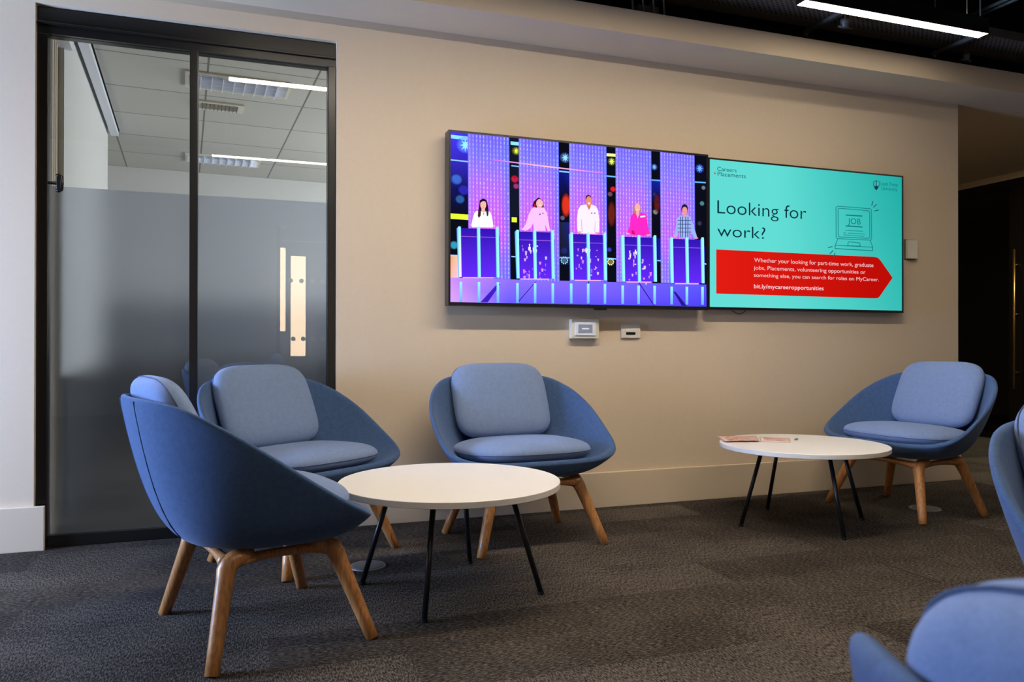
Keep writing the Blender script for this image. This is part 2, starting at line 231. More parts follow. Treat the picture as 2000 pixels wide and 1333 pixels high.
# picture content of the two screens, in screen coordinates (1/10000)
SCREEN_A=[[0,[10,12,24],[0,0,10000,0,10000,9960,0,9999]],[1,[70,55,240,60,50,235,20,20,90,15,20,90],[0,0,624,0,629,3265,0,3332]],[1,[20,20,90,15,15,60,12,14,28,12,14,28],[0,3332,629,3265,632,4698,0,4754]],[1,[18,22,40],[2089,0,2442,0,2469,4711,2126,4740]],[1,[30,34,60,30,34,120,20,20,60,16,18,40],[3951,4937,4370,4904,4373,7556,3970,7575]],[1,[14,20,120,20,30,150,12,14,40,12,14,40],[3948,1680,4345,1720,4358,3312,3966,3351]],[1,[20,30,150,20,30,160,12,14,40,12,14,40],[7632,1831,8020,1833,8032,3313,7651,3350]],[1,[20,18,120,20,18,150,30,30,160,20,20,90],[7782,5552,8057,5626,8058,7014,7795,7027]],['d',1,[70,120,230],[18,18,80],[209,2764],221,346],['d',1,[50,110,190],[12,14,40],[334,3926],177,277],['d',1,[50,150,180],[16,24,60],[127,6651],166,260],['d',1,[50,45,200],[15,15,60],[456,3367],221,346],['d',1,[235,30,70],[30,12,30],[2289,2485],155,242],['d',1,[180,60,140],[18,22,40],[2342,2911],122,190],['d',1,[215,30,40],[20,10,15],[6061,2644],122,190],['d',1,[110,70,90],[12,12,20],[5948,2972],110,173],['d',1,[130,125,130],[30,14,20],[7812,3907],122,190],['d',1,[110,120,140],[12,12,20],[9869,2096],99,156],['d',1,[70,130,140],[12,12,20],[9806,3143],110,173],['d',1,[50,45,110],[12,14,50],[7781,2784],99,156],['d',1,[90,90,130],[40,14,20],[4086,4662],99,156],['d',1,[50,60,180],[20,20,50],[5922,6492],99,156],['d',1,[50,60,170],[16,18,60],[4143,6686],144,225],['d',1,[50,50,80],[10,12,20],[9700,4475],110,173],['d',1,[215,50,30],[24,12,20],[4216,3856],188,779],['d',1,[100,30,25],[14,12,20],[6006,4231],166,866],['d',1,[90,25,25],[14,12,20],[7871,3329],144,693],[2,[140,225,255],[18,164,600,188,600,407,18,382]],[2,[140,225,255],[2136,221,2463,235,2463,442,2136,428]],[2,[225,250,60],[0,4797,622,4800,623,5121,0,5115]],[2,[225,250,60],[2178,4805,2370,4806,2370,5099,2179,5097]],[2,[240,250,150],[5804,408,6169,395,6169,576,5804,588]],[2,[150,200,255],[0,1609,612,1630,612,1706,0,1685]],[2,[130,190,255],[2164,1656,2475,1669,2475,1746,2164,1733]],[2,[130,200,255],[3953,1750,4356,1754,4356,1843,3953,1838]],[2,[110,180,255],[5799,1797,6181,1807,6181,1897,5799,1887]],[2,[100,170,255],[7638,1821,8020,1814,8020,1898,7638,1904]],[2,[100,180,255],[9482,1723,9969,1706,9969,1791,9482,1808]],[2,[190,200,255],[0,7220,275,7221,275,7304,0,7303]],[2,[150,200,255],[2171,7144,2389,7150,2389,7219,2171,7213]],[2,[130,170,255],[3953,7084,4389,7069,4389,7149,3953,7163]],[2,[130,200,255],[5820,7003,6196,7019,6196,7100,5820,7084]],[2,[110,190,255],[7783,7009,8081,7012,8082,7096,7783,7092]],[2,[120,210,255],[9856,7063,9994,7104,9994,7198,9856,7158]],['d',2,[90,118,241],[60,60,235],[511,707],316,495],[3,[150,235,255],[510,299,538,560,642,400,576,638,697,681,576,757,643,978,538,846,512,1115,484,854,381,1013,446,775,326,733,446,657,380,437,484,567]],['d',2,[98,106,36],[30,34,20],[2339,779],172,270],[3,[235,250,70],[2338,551,2354,697,2414,608,2376,741,2445,765,2376,807,2414,930,2354,857,2339,1007,2323,861,2264,950,2302,817,2233,793,2301,751,2264,628,2323,701]],['d',2,[63,92,145],[20,26,90],[4180,927],215,338],[3,[150,225,255],[4180,635,4201,822,4279,707,4229,878,4320,908,4229,963,4279,1120,4201,1026,4181,1218,4160,1032,4083,1145,4132,975,4042,945,4132,891,4082,734,4160,827]],['d',2,[100,107,50],[30,34,20],[6009,904],172,270],[3,[240,255,110],[6009,666,6026,819,6091,725,6050,865,6125,890,6050,934,6091,1063,6026,986,6009,1143,5992,990,5927,1084,5968,944,5893,919,5968,875,5927,746,5992,823]],['d',2,[50,76,145],[15,20,90],[7757,1013],144,225],[3,[120,190,255],[7757,810,7772,940,7828,860,7792,979,7858,1001,7792,1038,7828,1148,7772,1083,7757,1216,7742,1086,7685,1166,7721,1047,7656,1026,7721,988,7685,878,7742,944]],['d',2,[50,76,165],[20,24,120],[9700,848],194,304],[3,[110,180,255],[9700,567,9721,746,9801,636,9750,801,9843,830,9750,882,9801,1034,9721,944,9700,1128,9679,949,9599,1058,9650,895,9557,865,9650,813,9599,662,9679,752]],[3,[140,220,255],[4252,7236,4296,7233,4296,7322,4252,7324]],[3,[140,220,255],[4229,7351,4273,7349,4273,7437,4230,7439]],[3,[140,220,255],[4170,7424,4213,7422,4213,7510,4170,7512]],[3,[140,220,255],[4096,7428,4139,7426,4139,7514,4096,7516]],[3,[140,220,255],[4036,7360,4079,7358,4079,7446,4036,7448]],[3,[140,220,255],[4013,7248,4056,7246,4057,7334,4013,7336]],[3,[140,220,255],[4036,7133,4079,7131,4079,7219,4036,7221]],[3,[140,220,255],[4095,7059,4139,7057,4139,7145,4095,7147]],[3,[140,220,255],[4169,7055,4213,7053,4213,7141,4169,7143]],[3,[140,220,255],[4229,7123,4273,7120,4273,7209,4229,7211]],['d',2,[70,110,127],[20,20,60],[4154,7285],97,152],[3,[240,235,150],[6059,7207,6105,7204,6105,7295,6059,7297]],[3,[240,235,150],[6037,7314,6083,7312,6083,7402,6037,7404]],[3,[240,235,150],[5980,7382,6026,7380,6026,7470,5980,7472]],[3,[240,235,150],[5910,7385,5956,7383,5956,7473,5910,7476]],[3,[240,235,150],[5853,7323,5899,7321,5899,7411,5853,7413]],[3,[240,235,150],[5831,7218,5877,7216,5877,7306,5832,7308]],[3,[240,235,150],[5853,7111,5898,7109,5899,7199,5853,7201]],[3,[240,235,150],[5910,7043,5955,7040,5955,7130,5910,7133]],[3,[240,235,150],[5980,7039,6026,7037,6026,7127,5980,7129]],[3,[240,235,150],[6037,7102,6083,7099,6083,7190,6037,7192]],['d',2,[120,117,75],[20,20,60],[5968,7256],88,139],[3,[240,240,200],[1801,7361,1842,7359,1842,7444,1801,7446]],[3,[240,240,200],[1784,7452,1824,7450,1825,7536,1784,7538]],[3,[240,240,200],[1738,7510,1778,7508,1779,7594,1738,7596]],[3,[240,240,200],[1681,7513,1722,7511,1722,7596,1681,7598]],[3,[240,240,200],[1635,7459,1676,7457,1676,7543,1635,7545]],[3,[240,240,200],[1617,7370,1658,7368,1658,7453,1617,7455]],[3,[240,240,200],[1635,7279,1675,7277,1675,7362,1635,7364]],[3,[240,240,200],[1680,7221,1721,7218,1721,7304,1680,7306]],[3,[240,240,200],[1737,7218,1778,7215,1778,7301,1737,7303]],[3,[240,240,200],[1783,7271,1824,7269,1824,7355,1783,7357]],['d',2,[120,120,100],[20,20,60],[1729,7407],80,125],[1,[200,140,250,140,110,255,100,90,255,215,160,255],[0,8556,2080,8565,2082,10000,0,9999]],[1,[140,110,255,90,85,240,70,60,250,100,90,255],[2080,8565,9994,8504,10000,9970,2082,10000]],[1,[235,165,90,245,190,150,240,200,230,245,180,150],[0,7304,266,7288,317,8543,0,8598]],[2,[60,30,190],[1670,8836,1772,8875,1317,9976,1055,9981]],[2,[30,20,120],[3051,8661,3083,8660,2419,9957,2382,9958]],[2,[30,20,120],[5080,8549,5113,8547,5125,9974,5081,9974]],[2,[30,20,130],[7105,8525,7146,8524,7772,9958,7725,9959]],[2,[40,20,140],[8564,9034,8655,9032,9144,9955,8929,9959]],[3,[150,235,255,150,235,255,110,170,255,110,170,255],[322,8795,411,8792,413,10000,324,10000]],[3,[150,235,255,150,235,255,110,170,255,110,170,255],[958,8774,1048,8771,1050,9998,960,9999]],[3,[150,235,255,150,235,255,110,170,255,110,170,255],[1634,8751,1726,8748,1728,9986,1636,9988]],[3,[150,235,255,150,235,255,110,170,255,110,170,255],[2344,8771,2438,8768,2439,9974,2346,9976]],[3,[150,235,255,150,235,255,110,170,255,110,170,255],[2999,8750,3094,8747,3095,9963,3000,9965]],[3,[150,235,255,150,235,255,110,170,255,110,170,255],[3664,8728,3761,8725,3762,9952,3665,9954]],[3,[150,235,255,150,235,255,110,170,255,110,170,255],[4368,8705,4467,8702,4468,9940,4370,9942]],[3,[150,235,255,150,235,255,110,170,255,110,170,255],[5030,8684,5130,8681,5131,9929,5031,9931]],[3,[150,235,255,150,235,255,110,170,255,110,170,255],[5691,8663,5793,8659,5794,9918,5692,9920]],[3,[150,235,255,150,235,255,110,170,255,110,170,255],[6404,8730,6507,8727,6508,9906,6404,9908]],[3,[150,235,255,150,235,255,110,170,255,110,170,255],[7053,8710,7158,8706,7159,9895,7053,9897]],[3,[150,235,255,150,235,255,110,170,255,110,170,255],[7718,8689,7825,8686,7826,9884,7719,9886]],[3,[150,235,255,150,235,255,110,170,255,110,170,255],[8437,8713,8546,8709,8546,9872,8437,9873]],[3,[150,235,255,150,235,255,110,170,255,110,170,255],[9088,8693,9199,8689,9199,9861,9089,9862]],[3,[150,235,255,150,235,255,110,170,255,110,170,255],[9769,8672,9881,8668,9881,9849,9769,9851]],[4,[210,110,235,255,190,190,255,190,190,210,110,235],[1481,1408,3490,1525,3490,1613,1481,1468]],[4,[255,190,190,230,110,240,230,110,240,255,190,190],[3490,1525,5635,1663,5635,1708,3490,1613]],[5,[25,20,50],[1026,3905,1146,3792,1258,3868,1311,4140,1337,4516,1061,4569,958,4839,984,4431]],[6,[245,180,165],[1087,4364,1207,4353,1216,4643,1078,4655]],[7,[240,240,250],[1010,4574,907,4554,838,4676,779,4970,720,5437,746,5551,1477,5496,1512,5435,1450,4798,1389,4570,1320,4503,1182,4617]],[8,[245,180,165],[1250,4160,1240,4281,1210,4380,1167,4437,1120,4441,1077,4392,1047,4299,1036,4180,1047,4059,1076,3961,1119,3903,1166,3899,1209,3948,1239,4041]],[9,[60,35,30],[966,4462,1061,4482,1053,4831,984,4982,950,4840]],[9,[60,35,30],[1242,4495,1337,4516,1320,4809,1277,4856]],[9,[25,20,45],[1034,4079,1060,3916,1146,3850,1241,3899,1259,4086,1215,3974,1129,3959,1069,4032]],[9,[235,140,120],[1181,4312,1176,4324,1162,4334,1143,4338,1124,4337,1110,4330,1105,4319,1110,4307,1124,4297,1143,4292,1162,4293,1176,4301]],[9,[190,130,140],[1130,4651,1182,4646,1156,4823]],[5,[40,20,50],[2999,3744,3162,3504,3308,3654,3363,4067,3000,4145,2928,4048]],[6,[250,180,175],[3109,4061,3272,4046,3254,4256,3109,4270]],[7,[250,190,240],[3000,4116,2892,4259,2802,4564,2677,5227,2534,5534,2696,5581,2875,5390,2965,5086,2984,5560,3438,5527,3401,5111,3511,5521,3603,5515,3529,4861,3473,4387,3363,4112,3181,4174]],[8,[250,180,175],[3326,3861,3314,3979,3279,4076,3228,4133,3171,4138,3120,4091,3085,4001,3072,3885,3084,3768,3120,3671,3170,3614,3227,3609,3278,3656,3314,3746]],[9,[190,30,70],[2982,3983,3036,3889,3054,4125,2982,4117]],[9,[255,235,240],[3281,3970,3274,3984,3254,3996,3226,4002,3199,4001,3179,3993,3172,3980,3179,3966,3199,3955,3226,3948,3254,3950,3274,3957]],[9,[60,70,120],[3182,4517,3236,4482,3240,4556,3191,4584]],[9,[60,70,120],[3300,4432,3345,4413,3349,4487,3305,4506]],[5,[40,25,60],[4966,3337,4993,3189,5074,3117,5165,3172,5186,3315,5183,3402,4975,3422]],[6,[225,140,110],[5012,3679,5174,3664,5165,3954,5021,3968]],[7,[240,230,252],[4985,3740,4769,3818,4671,4115,4627,4695,4636,5269,4681,5554,5457,5556,5503,5320,5507,4622,5456,4044,5365,3791,5183,3721,5093,4077]],[8,[225,140,110],[5196,3488,5185,3615,5155,3718,5112,3778,5063,3783,5020,3731,4990,3633,4979,3509,4990,3382,5019,3279,5063,3218,5111,3214,5155,3265,5185,3363]],[9,[255,255,255],[5145,3652,5139,3682,5123,3704,5102,3714,5080,3708,5064,3689,5058,3660,5064,3631,5080,3608,5102,3598,5123,3604,5139,3624]],[9,[215,120,60],[5012,3824,5174,3809,5102,4076]],[9,[90,100,190],[5175,4229,5229,4215,5229,4297,5175,4307]],[9,[90,100,190],[5292,4210,5351,4214,5351,4286,5292,4291]],[8,[200,160,230],[4784,4682,4806,4680,4842,5485,4815,5487]],[8,[200,160,230],[5333,4752,5347,4751,5339,5449,5315,5450]],[8,[235,160,170],[4806,5487,4797,5520,4771,5545,4735,5556,4699,5550,4673,5529,4663,5498,4673,5465,4699,5440,4735,5429,4771,5435,4797,5456]],[8,[235,160,170],[5475,5482,5466,5515,5439,5540,5403,5551,5366,5545,5340,5524,5330,5493,5339,5460,5366,5435,5402,5424,5439,5430,5466,5451]],[5,[170,125,115],[6931,3556,7035,3413,7159,3505,7206,3946,6979,4085,6856,4096]],[6,[240,170,160],[6988,3906,7121,3894,7111,4192,6998,4202]],[7,[250,40,190],[6865,4095,6771,4340,6734,4934,6622,5414,6772,5463,7321,5513,7436,5415,7589,5434,7474,4876,7416,4106,7187,4007,7055,4375,6960,4057]],[8,[240,170,160],[7163,3712,7151,3836,7118,3937,7071,3996,7019,4000,6972,3950,6939,3855,6927,3734,6939,3611,6972,3510,7019,3451,7071,3446,7118,3496,7151,3591]],[9,[255,230,235],[7094,3861,7088,3875,7070,3887,7045,3892,7020,3891,7002,3883,6996,3870,7002,3856,7020,3845,7045,3839,7070,3840,7088,3848]],[9,[250,230,250],[7159,4247,7359,4186,7369,4289,7169,4351]],[9,[240,170,160],[6998,4024,7111,4014,7055,4434]],[8,[240,150,180],[6753,5420,6740,5450,6706,5474,6659,5486,6612,5481,6578,5462,6565,5433,6578,5403,6612,5379,6659,5367,6706,5372,6740,5391]],[8,[240,150,180],[7609,5433,7596,5464,7561,5488,7513,5499,7465,5495,7430,5476,7417,5447,7430,5416,7465,5392,7513,5380,7560,5385,7596,5404]],[9,[200,20,90],[6791,5225,6904,5187,6942,5451,6828,5459]],[5,[25,22,50],[8892,3605,8928,3368,9038,3264,9161,3374,9174,3626,9143,3817,8916,3837]],[6,[225,150,150],[8953,3880,9125,3865,9112,4101,8965,4113]],[7,[150,175,235],[8867,4028,8715,4228,8624,5121,8563,5498,8715,5488,8806,4921,8806,5528,9223,5528,9248,4887,9452,5484,9594,5502,9390,4500,9266,4088,9143,3957,9020,4155]],[8,[225,150,150],[9143,3695,9132,3806,9101,3896,9057,3949,9008,3953,8964,3909,8933,3823,8922,3715,8933,3604,8964,3513,9008,3460,9057,3456,9101,3501,9132,3586]],[9,[40,50,90],[8843,4124,8873,4121,8861,5478,8831,5480]],[9,[40,50,90],[8928,4116,8959,4114,8947,5472,8916,5474]],[9,[40,50,90],[9063,4105,9094,4102,9082,5462,9051,5464]],[9,[40,50,90],[9161,4097,9192,4094,9180,5455,9149,5458]],[9,[60,70,120],[8733,4348,9309,4300,9322,4346,8709,4397]],[9,[60,70,120],[8733,4600,9309,4554,9322,4600,8709,4648]],[9,[60,70,120],[8733,4852,9309,4808,9322,4854,8709,4900]],[9,[60,70,120],[8733,5113,9309,5071,9322,5117,8709,5162]],[8,[230,140,160],[8709,5460,8699,5493,8673,5519,8636,5530,8600,5524,8573,5502,8563,5470,8573,5437,8600,5411,8636,5400,8672,5406,8699,5428]],[8,[230,140,160],[9619,5453,9608,5487,9576,5514,9532,5525,9489,5519,9457,5497,9446,5465,9457,5432,9489,5405,9532,5393,9576,5399,9608,5421]],[10,[45,20,170,45,20,170,95,40,240,95,40,240],[312,5633,1655,5583,1680,8468,346,8517]],[10,[60,25,190,50,30,210,60,40,220,50,40,220],[1655,5549,1727,6057,1731,8466,1660,8469]],[11,[160,90,220],[362,6108,1615,6064,1615,6098,362,6141]],[11,[235,170,250],[415,8515,1532,8474,1507,8543,440,8581]],[12,[60,120,255,140,235,255,140,235,255,60,120,255],[204,5674,267,5569,297,8519,268,8520]],[13,[150,238,255,150,238,255,255,225,255,255,225,255],[267,5535,351,5546,381,8516,297,8519]],[12,[60,120,255,140,235,255,140,235,255,60,120,255],[908,5622,942,5518,972,8494,942,8495]],[13,[150,238,255],[942,5484,1028,5494,1057,8491,972,8494]],[12,[60,120,255,140,235,255,140,235,255,60,120,255],[1574,5572,1609,5467,1639,8470,1609,8471]],[13,[150,238,255],[1609,5433,1696,5443,1726,8467,1639,8470]],[10,[45,20,170,45,20,170,95,40,240,95,40,240],[2387,5650,3698,5607,3723,8446,2422,8493]],[10,[60,25,190,50,30,210,60,40,220,50,40,220],[3698,5572,3774,6093,3777,8444,3701,8447]],[11,[160,90,220],[2439,6138,3656,6101,3656,6136,2440,6172]],[11,[197,127,250],[2931,7847,2952,7863,2948,7966,2942,7967]],[11,[210,174,250],[2702,7111,2752,7126,2742,7282,2713,7284]],[11,[210,164,250],[2721,8170,2744,8187,2740,8372,2732,8373]],[11,[205,175,250],[2656,6820,2736,6833,2721,7086,2667,7089]],[11,[198,190,250],[3389,8177,3417,8193,3411,8237,3400,8237]],[11,[224,145,250],[2616,7266,2707,7279,2689,7434,2626,7437]],[11,[239,179,250],[3199,8064,3222,8080,3218,8285,3210,8286]],[11,[235,143,250],[2796,7990,2825,8006,2819,8142,2807,8143]],[11,[200,141,250],[2802,6676,2824,6692,2820,6880,2812,6881]],[11,[219,175,250],[3003,6511,3067,6525,3054,6593,3014,6596]],[11,[192,162,250],[2620,7252,2691,7265,2677,7394,2630,7396]],[11,[235,130,250],[3176,7425,3267,7438,3249,7606,3187,7609]],[11,[236,147,250],[2657,8032,2707,8047,2697,8120,2668,8121]],[11,[227,147,250],[3263,7844,3350,7857,3333,8034,3274,8037]],[11,[223,169,250],[2786,8203,2838,8218,2828,8471,2797,8472]],[11,[210,138,250],[2633,8316,2687,8331,2677,8496,2644,8497]],[11,[206,162,250],[3416,7531,3437,7547,3433,7723,3426,7723]],[11,[190,194,250],[3398,7097,3487,7110,3469,7288,3408,7291]],[11,[236,175,250],[3204,8390,3238,8406,3231,8472,3215,8472]],[11,[225,129,250],[2585,7932,2661,7946,2646,8189,2596,8191]],[11,[233,163,250],[2538,6486,2561,6501,2556,6592,2548,6592]],[11,[219,197,250],[3066,8084,3096,8100,3091,8199,3077,8199]],[11,[230,151,250],[3072,6437,3153,6450,3137,6538,3083,6542]],[11,[192,129,250],[3376,7881,3439,7896,3426,7962,3387,7964]],[11,[217,121,250],[2562,6646,2599,6661,2592,6856,2573,6857]],[11,[202,179,250],[2591,8353,2654,8367,2641,8448,2602,8450]],[12,[250,235,245],[2815,6600,2857,6597,2847,6788,2821,6807]],[12,[250,235,245],[3061,6689,3103,6686,3093,6878,3066,6897]],[12,[250,235,245],[2829,6565,2871,6562,2861,6753,2835,6772]],[12,[250,235,245],[2950,6688,2992,6686,2981,6877,2955,6896]],[12,[250,235,245],[2803,6381,2845,6378,2835,6570,2808,6589]],[12,[250,235,245],[2776,6565,2818,6562,2808,6754,2781,6773]],[12,[250,235,245],[2945,6587,2987,6584,2977,6776,2951,6795]],[12,[250,235,245],[2854,6756,2896,6754,2886,6945,2860,6964]],[11,[235,170,250],[2495,8490,3567,8452,3541,8522,2521,8558]],[12,[60,120,255,140,235,255,140,235,255,60,120,255],[2273,5692,2340,5584,2370,8495,2339,8496]],[13,[150,238,255],[2340,5550,2428,5560,2458,8491,2370,8495]],[12,[60,120,255,140,235,255,140,235,255,60,120,255],[2942,5644,2979,5537,3009,8472,2977,8473]],[13,[150,238,255],[2979,5502,3069,5513,3099,8468,3009,8472]],[12,[60,120,255,140,235,255,140,235,255,60,120,255],[3612,5596,3650,5488,3680,8447,3648,8449]],[13,[150,238,255],[3650,5453,3741,5463,3771,8444,3680,8447]],[10,[45,20,170,45,20,170,95,40,240,95,40,240],[4426,5634,5728,5595,5753,8427,4461,8472]],[10,[60,25,190,50,30,210,60,40,220,50,40,220],[5728,5559,5808,6094,5810,8425,5730,8428]],[11,[160,90,220],[4481,6135,5683,6102,5683,6138,4481,6170]],[11,[211,146,250],[4983,6467,5048,6481,5035,6619,4994,6621]],[11,[221,162,250],[4761,7693,4806,7709,4797,7806,4772,7808]],[11,[232,159,250],[4693,7480,4730,7496,4723,7714,4705,7714]],[11,[211,127,250],[5381,6554,5444,6568,5431,6620,5393,6622]],[11,[201,147,250],[4686,7650,4726,7666,4718,7727,4697,7728]],[11,[215,150,250],[5014,6826,5086,6840,5072,6988,5025,6991]],[11,[238,160,250],[5331,7587,5366,7603,5359,7802,5342,7803]],[11,[211,182,250],[5424,7091,5491,7106,5478,7242,5435,7244]],[11,[208,188,250],[5081,8365,5145,8380,5132,8435,5092,8437]],[11,[239,197,250],[4954,6472,4995,6487,4987,6539,4965,6540]],[11,[204,161,250],[5337,7631,5420,7645,5403,7721,5348,7724]],[11,[215,145,250],[4906,6512,5005,6524,4985,6663,4917,6667]],[11,[208,121,250],[4813,7216,4900,7229,4883,7436,4825,7439]],[11,[223,151,250],[5334,6947,5402,6962,5388,7004,5345,7006]],[11,[238,129,250],[5042,7261,5092,7277,5082,7441,5054,7442]],[11,[200,153,250],[4864,6507,4944,6520,4928,6709,4875,6712]],[11,[228,130,250],[5185,7761,5221,7777,5214,8018,5196,8018]],[11,[201,193,250],[5404,7931,5490,7945,5473,8108,5416,8111]],[11,[210,163,250],[5134,7116,5177,7132,5169,7380,5146,7381]],[11,[219,159,250],[5151,8100,5222,8115,5208,8193,5162,8194]],[11,[195,141,250],[5092,7843,5134,7859,5125,7938,5103,7939]],[11,[194,142,250],[4575,7722,4619,7738,4610,7817,4586,7818]],[11,[232,199,250],[4770,7011,4829,7026,4817,7189,4781,7191]],[11,[233,137,250],[4611,6910,4682,6924,4668,6998,4622,7000]],[11,[201,176,250],[5280,7739,5365,7753,5348,7797,5291,7800]],[11,[192,125,250],[4647,6497,4697,6512,4687,6684,4659,6686]],[12,[250,235,245],[4826,6538,4870,6535,4859,6731,4832,6751]],[12,[250,235,245],[5034,6446,5078,6443,5068,6640,5040,6660]],[12,[250,235,245],[5103,6536,5148,6533,5137,6730,5109,6750]],[12,[250,235,245],[5018,6484,5062,6481,5051,6678,5023,6698]],[12,[250,235,245],[5017,6750,5061,6748,5050,6944,5022,6964]],[12,[250,235,245],[4961,6454,5005,6451,4994,6648,4966,6668]],[12,[250,235,245],[4953,6550,4997,6547,4987,6744,4959,6763]],[12,[250,235,245],[4980,6581,5025,6578,5014,6775,4986,6794]],[11,[235,170,250],[4538,8470,5589,8433,5561,8505,4565,8540]],[12,[60,120,255,140,235,255,140,235,255,60,120,255],[4305,5678,4376,5567,4406,8474,4374,8476]],[13,[150,238,255],[4376,5531,4469,5542,4500,8471,4406,8474]],[12,[60,120,255,140,235,255,140,235,255,60,120,255],[4983,5630,5021,5520,5052,8452,5018,8453]],[13,[150,238,255],[5021,5485,5116,5496,5146,8448,5052,8452]],[12,[60,120,255,140,235,255,140,235,255,60,120,255],[5638,5584,5677,5473,5708,8428,5674,8430]],[13,[150,238,255],[5677,5437,5773,5448,5804,8425,5708,8428]],[10,[45,20,170,45,20,170,95,40,240,95,40,240],[6459,5626,7771,5590,7795,8428,6496,8473]],[10,[60,25,190,50,30,210,60,40,220,50,40,220],[7771,5553,7854,6101,7855,8426,7772,8429]],[11,[160,90,220],[6517,6139,7723,6109,7723,6146,6517,6176]],[11,[234,191,250],[7130,7911,7178,7927,7168,8086,7142,8087]],[11,[191,156,250],[6723,6879,6751,6896,6745,7037,6735,7037]],[11,[191,164,250],[7224,7002,7303,7016,7288,7194,7236,7197]],[11,[212,132,250],[6851,7308,6897,7324,6888,7525,6863,7526]],[11,[209,194,250],[7124,8063,7173,8079,7163,8169,7136,8170]],[11,[208,127,250],[7541,7818,7639,7833,7619,8072,7552,8075]],[11,[210,157,250],[7229,7590,7282,7606,7271,7697,7241,7698]],[11,[219,142,250],[6860,7049,6921,7064,6909,7305,6872,7307]],[11,[215,126,250],[6869,7390,6909,7406,6901,7491,6881,7492]],[11,[224,175,250],[7065,7186,7147,7200,7131,7415,7077,7418]],[11,[206,155,250],[6960,7834,7012,7850,7001,8023,6972,8024]],[11,[224,172,250],[6663,6956,6765,6969,6744,7061,6674,7065]],[11,[193,135,250],[7297,7413,7369,7428,7355,7481,7308,7483]],[11,[199,196,250],[6748,6653,6782,6669,6775,6837,6760,6838]],[11,[236,187,250],[7256,7553,7338,7568,7321,7668,7268,7671]],[11,[223,193,250],[7299,7423,7392,7437,7373,7653,7311,7655]],[11,[199,178,250],[7210,7187,7279,7202,7265,7286,7221,7288]],[11,[194,159,250],[7356,8458,7450,8473,7431,8640,7368,8642]],[11,[200,134,250],[7494,8064,7558,8080,7545,8226,7506,8227]],[11,[210,123,250],[6675,8315,6750,8330,6735,8401,6687,8403]],[11,[203,172,250],[6804,7971,6880,7986,6865,8137,6816,8139]],[11,[194,196,250],[7521,7318,7551,7335,7545,7386,7533,7387]],[11,[224,191,250],[7121,8183,7158,8200,7151,8299,7133,8299]],[11,[227,132,250],[6928,6569,7022,6581,7003,6688,6940,6692]],[11,[226,131,250],[7269,8186,7352,8201,7336,8324,7281,8326]],[11,[234,183,250],[6903,7315,6998,7328,6979,7402,6915,7405]],[12,[250,235,245],[6972,6536,7018,6533,7007,6735,6978,6755]],[12,[250,235,245],[6704,6499,6750,6496,6739,6697,6710,6717]],[12,[250,235,245],[6921,6784,6968,6781,6957,6983,6927,7003]],[12,[250,235,245],[6876,6588,6923,6586,6911,6787,6882,6807]],[12,[250,235,245],[6733,6740,6779,6738,6768,6939,6739,6959]],[12,[250,235,245],[6937,6425,6983,6422,6972,6623,6943,6643]],[12,[250,235,245],[6708,6741,6754,6738,6743,6939,6714,6959]],[12,[250,235,245],[6928,6516,6975,6514,6964,6715,6934,6735]],[11,[235,170,250],[6576,8470,7623,8434,7594,8509,6605,8542]],[12,[60,120,255,140,235,255,140,235,255,60,120,255],[6333,5671,6407,5557,6438,8475,6403,8476]],[13,[150,238,255],[6407,5520,6505,5532,6536,8472,6438,8475]],[12,[60,120,255,140,235,255,140,235,255,60,120,255],[7016,5624,7057,5511,7088,8453,7053,8454]],[13,[150,238,255],[7057,5474,7156,5486,7187,8449,7088,8453]],[12,[60,120,255,140,235,255,140,235,255,60,120,255],[7675,5578,7717,5465,7748,8430,7712,8431]],[13,[150,238,255],[7717,5428,7818,5439,7849,8427,7748,8430]],[10,[45,20,170,45,20,170,95,40,240,95,40,240],[8478,5597,9812,5563,9838,8434,8516,8478]],[10,[60,25,190,50,30,210,60,40,220,50,40,220],[9812,5525,9900,6087,9900,8432,9813,8434]],[11,[160,90,220],[8539,6123,9763,6095,9763,6133,8539,6161]],[11,[235,170,250],[8600,8475,9657,8440,9626,8516,8631,8549]],[12,[60,120,255,140,235,255,140,235,255,60,120,255],[8346,5643,8424,5526,8455,8480,8419,8481]],[13,[150,238,255],[8424,5489,8527,5501,8558,8477,8455,8480]],[12,[60,120,255,140,235,255,140,235,255,60,120,255],[9039,5596,9082,5481,9113,8458,9076,8459]],[13,[150,238,255],[9082,5444,9186,5455,9217,8454,9113,8458]],[12,[60,120,255,140,235,255,140,235,255,60,120,255],[9713,5551,9756,5435,9788,8435,9750,8437]],[13,[150,238,255],[9756,5397,9862,5408,9894,8432,9788,8435]]]
PANELS=[[599,0,2084,0,2132,8563,638,8532],[2431,0,3930,0,3971,8630,2474,8612],[4327,0,5792,0,5838,8523,4363,8547],[6157,0,7626,0,7665,8525,6197,8520],[7995,0,9470,18,9514,8492,8034,8494]]
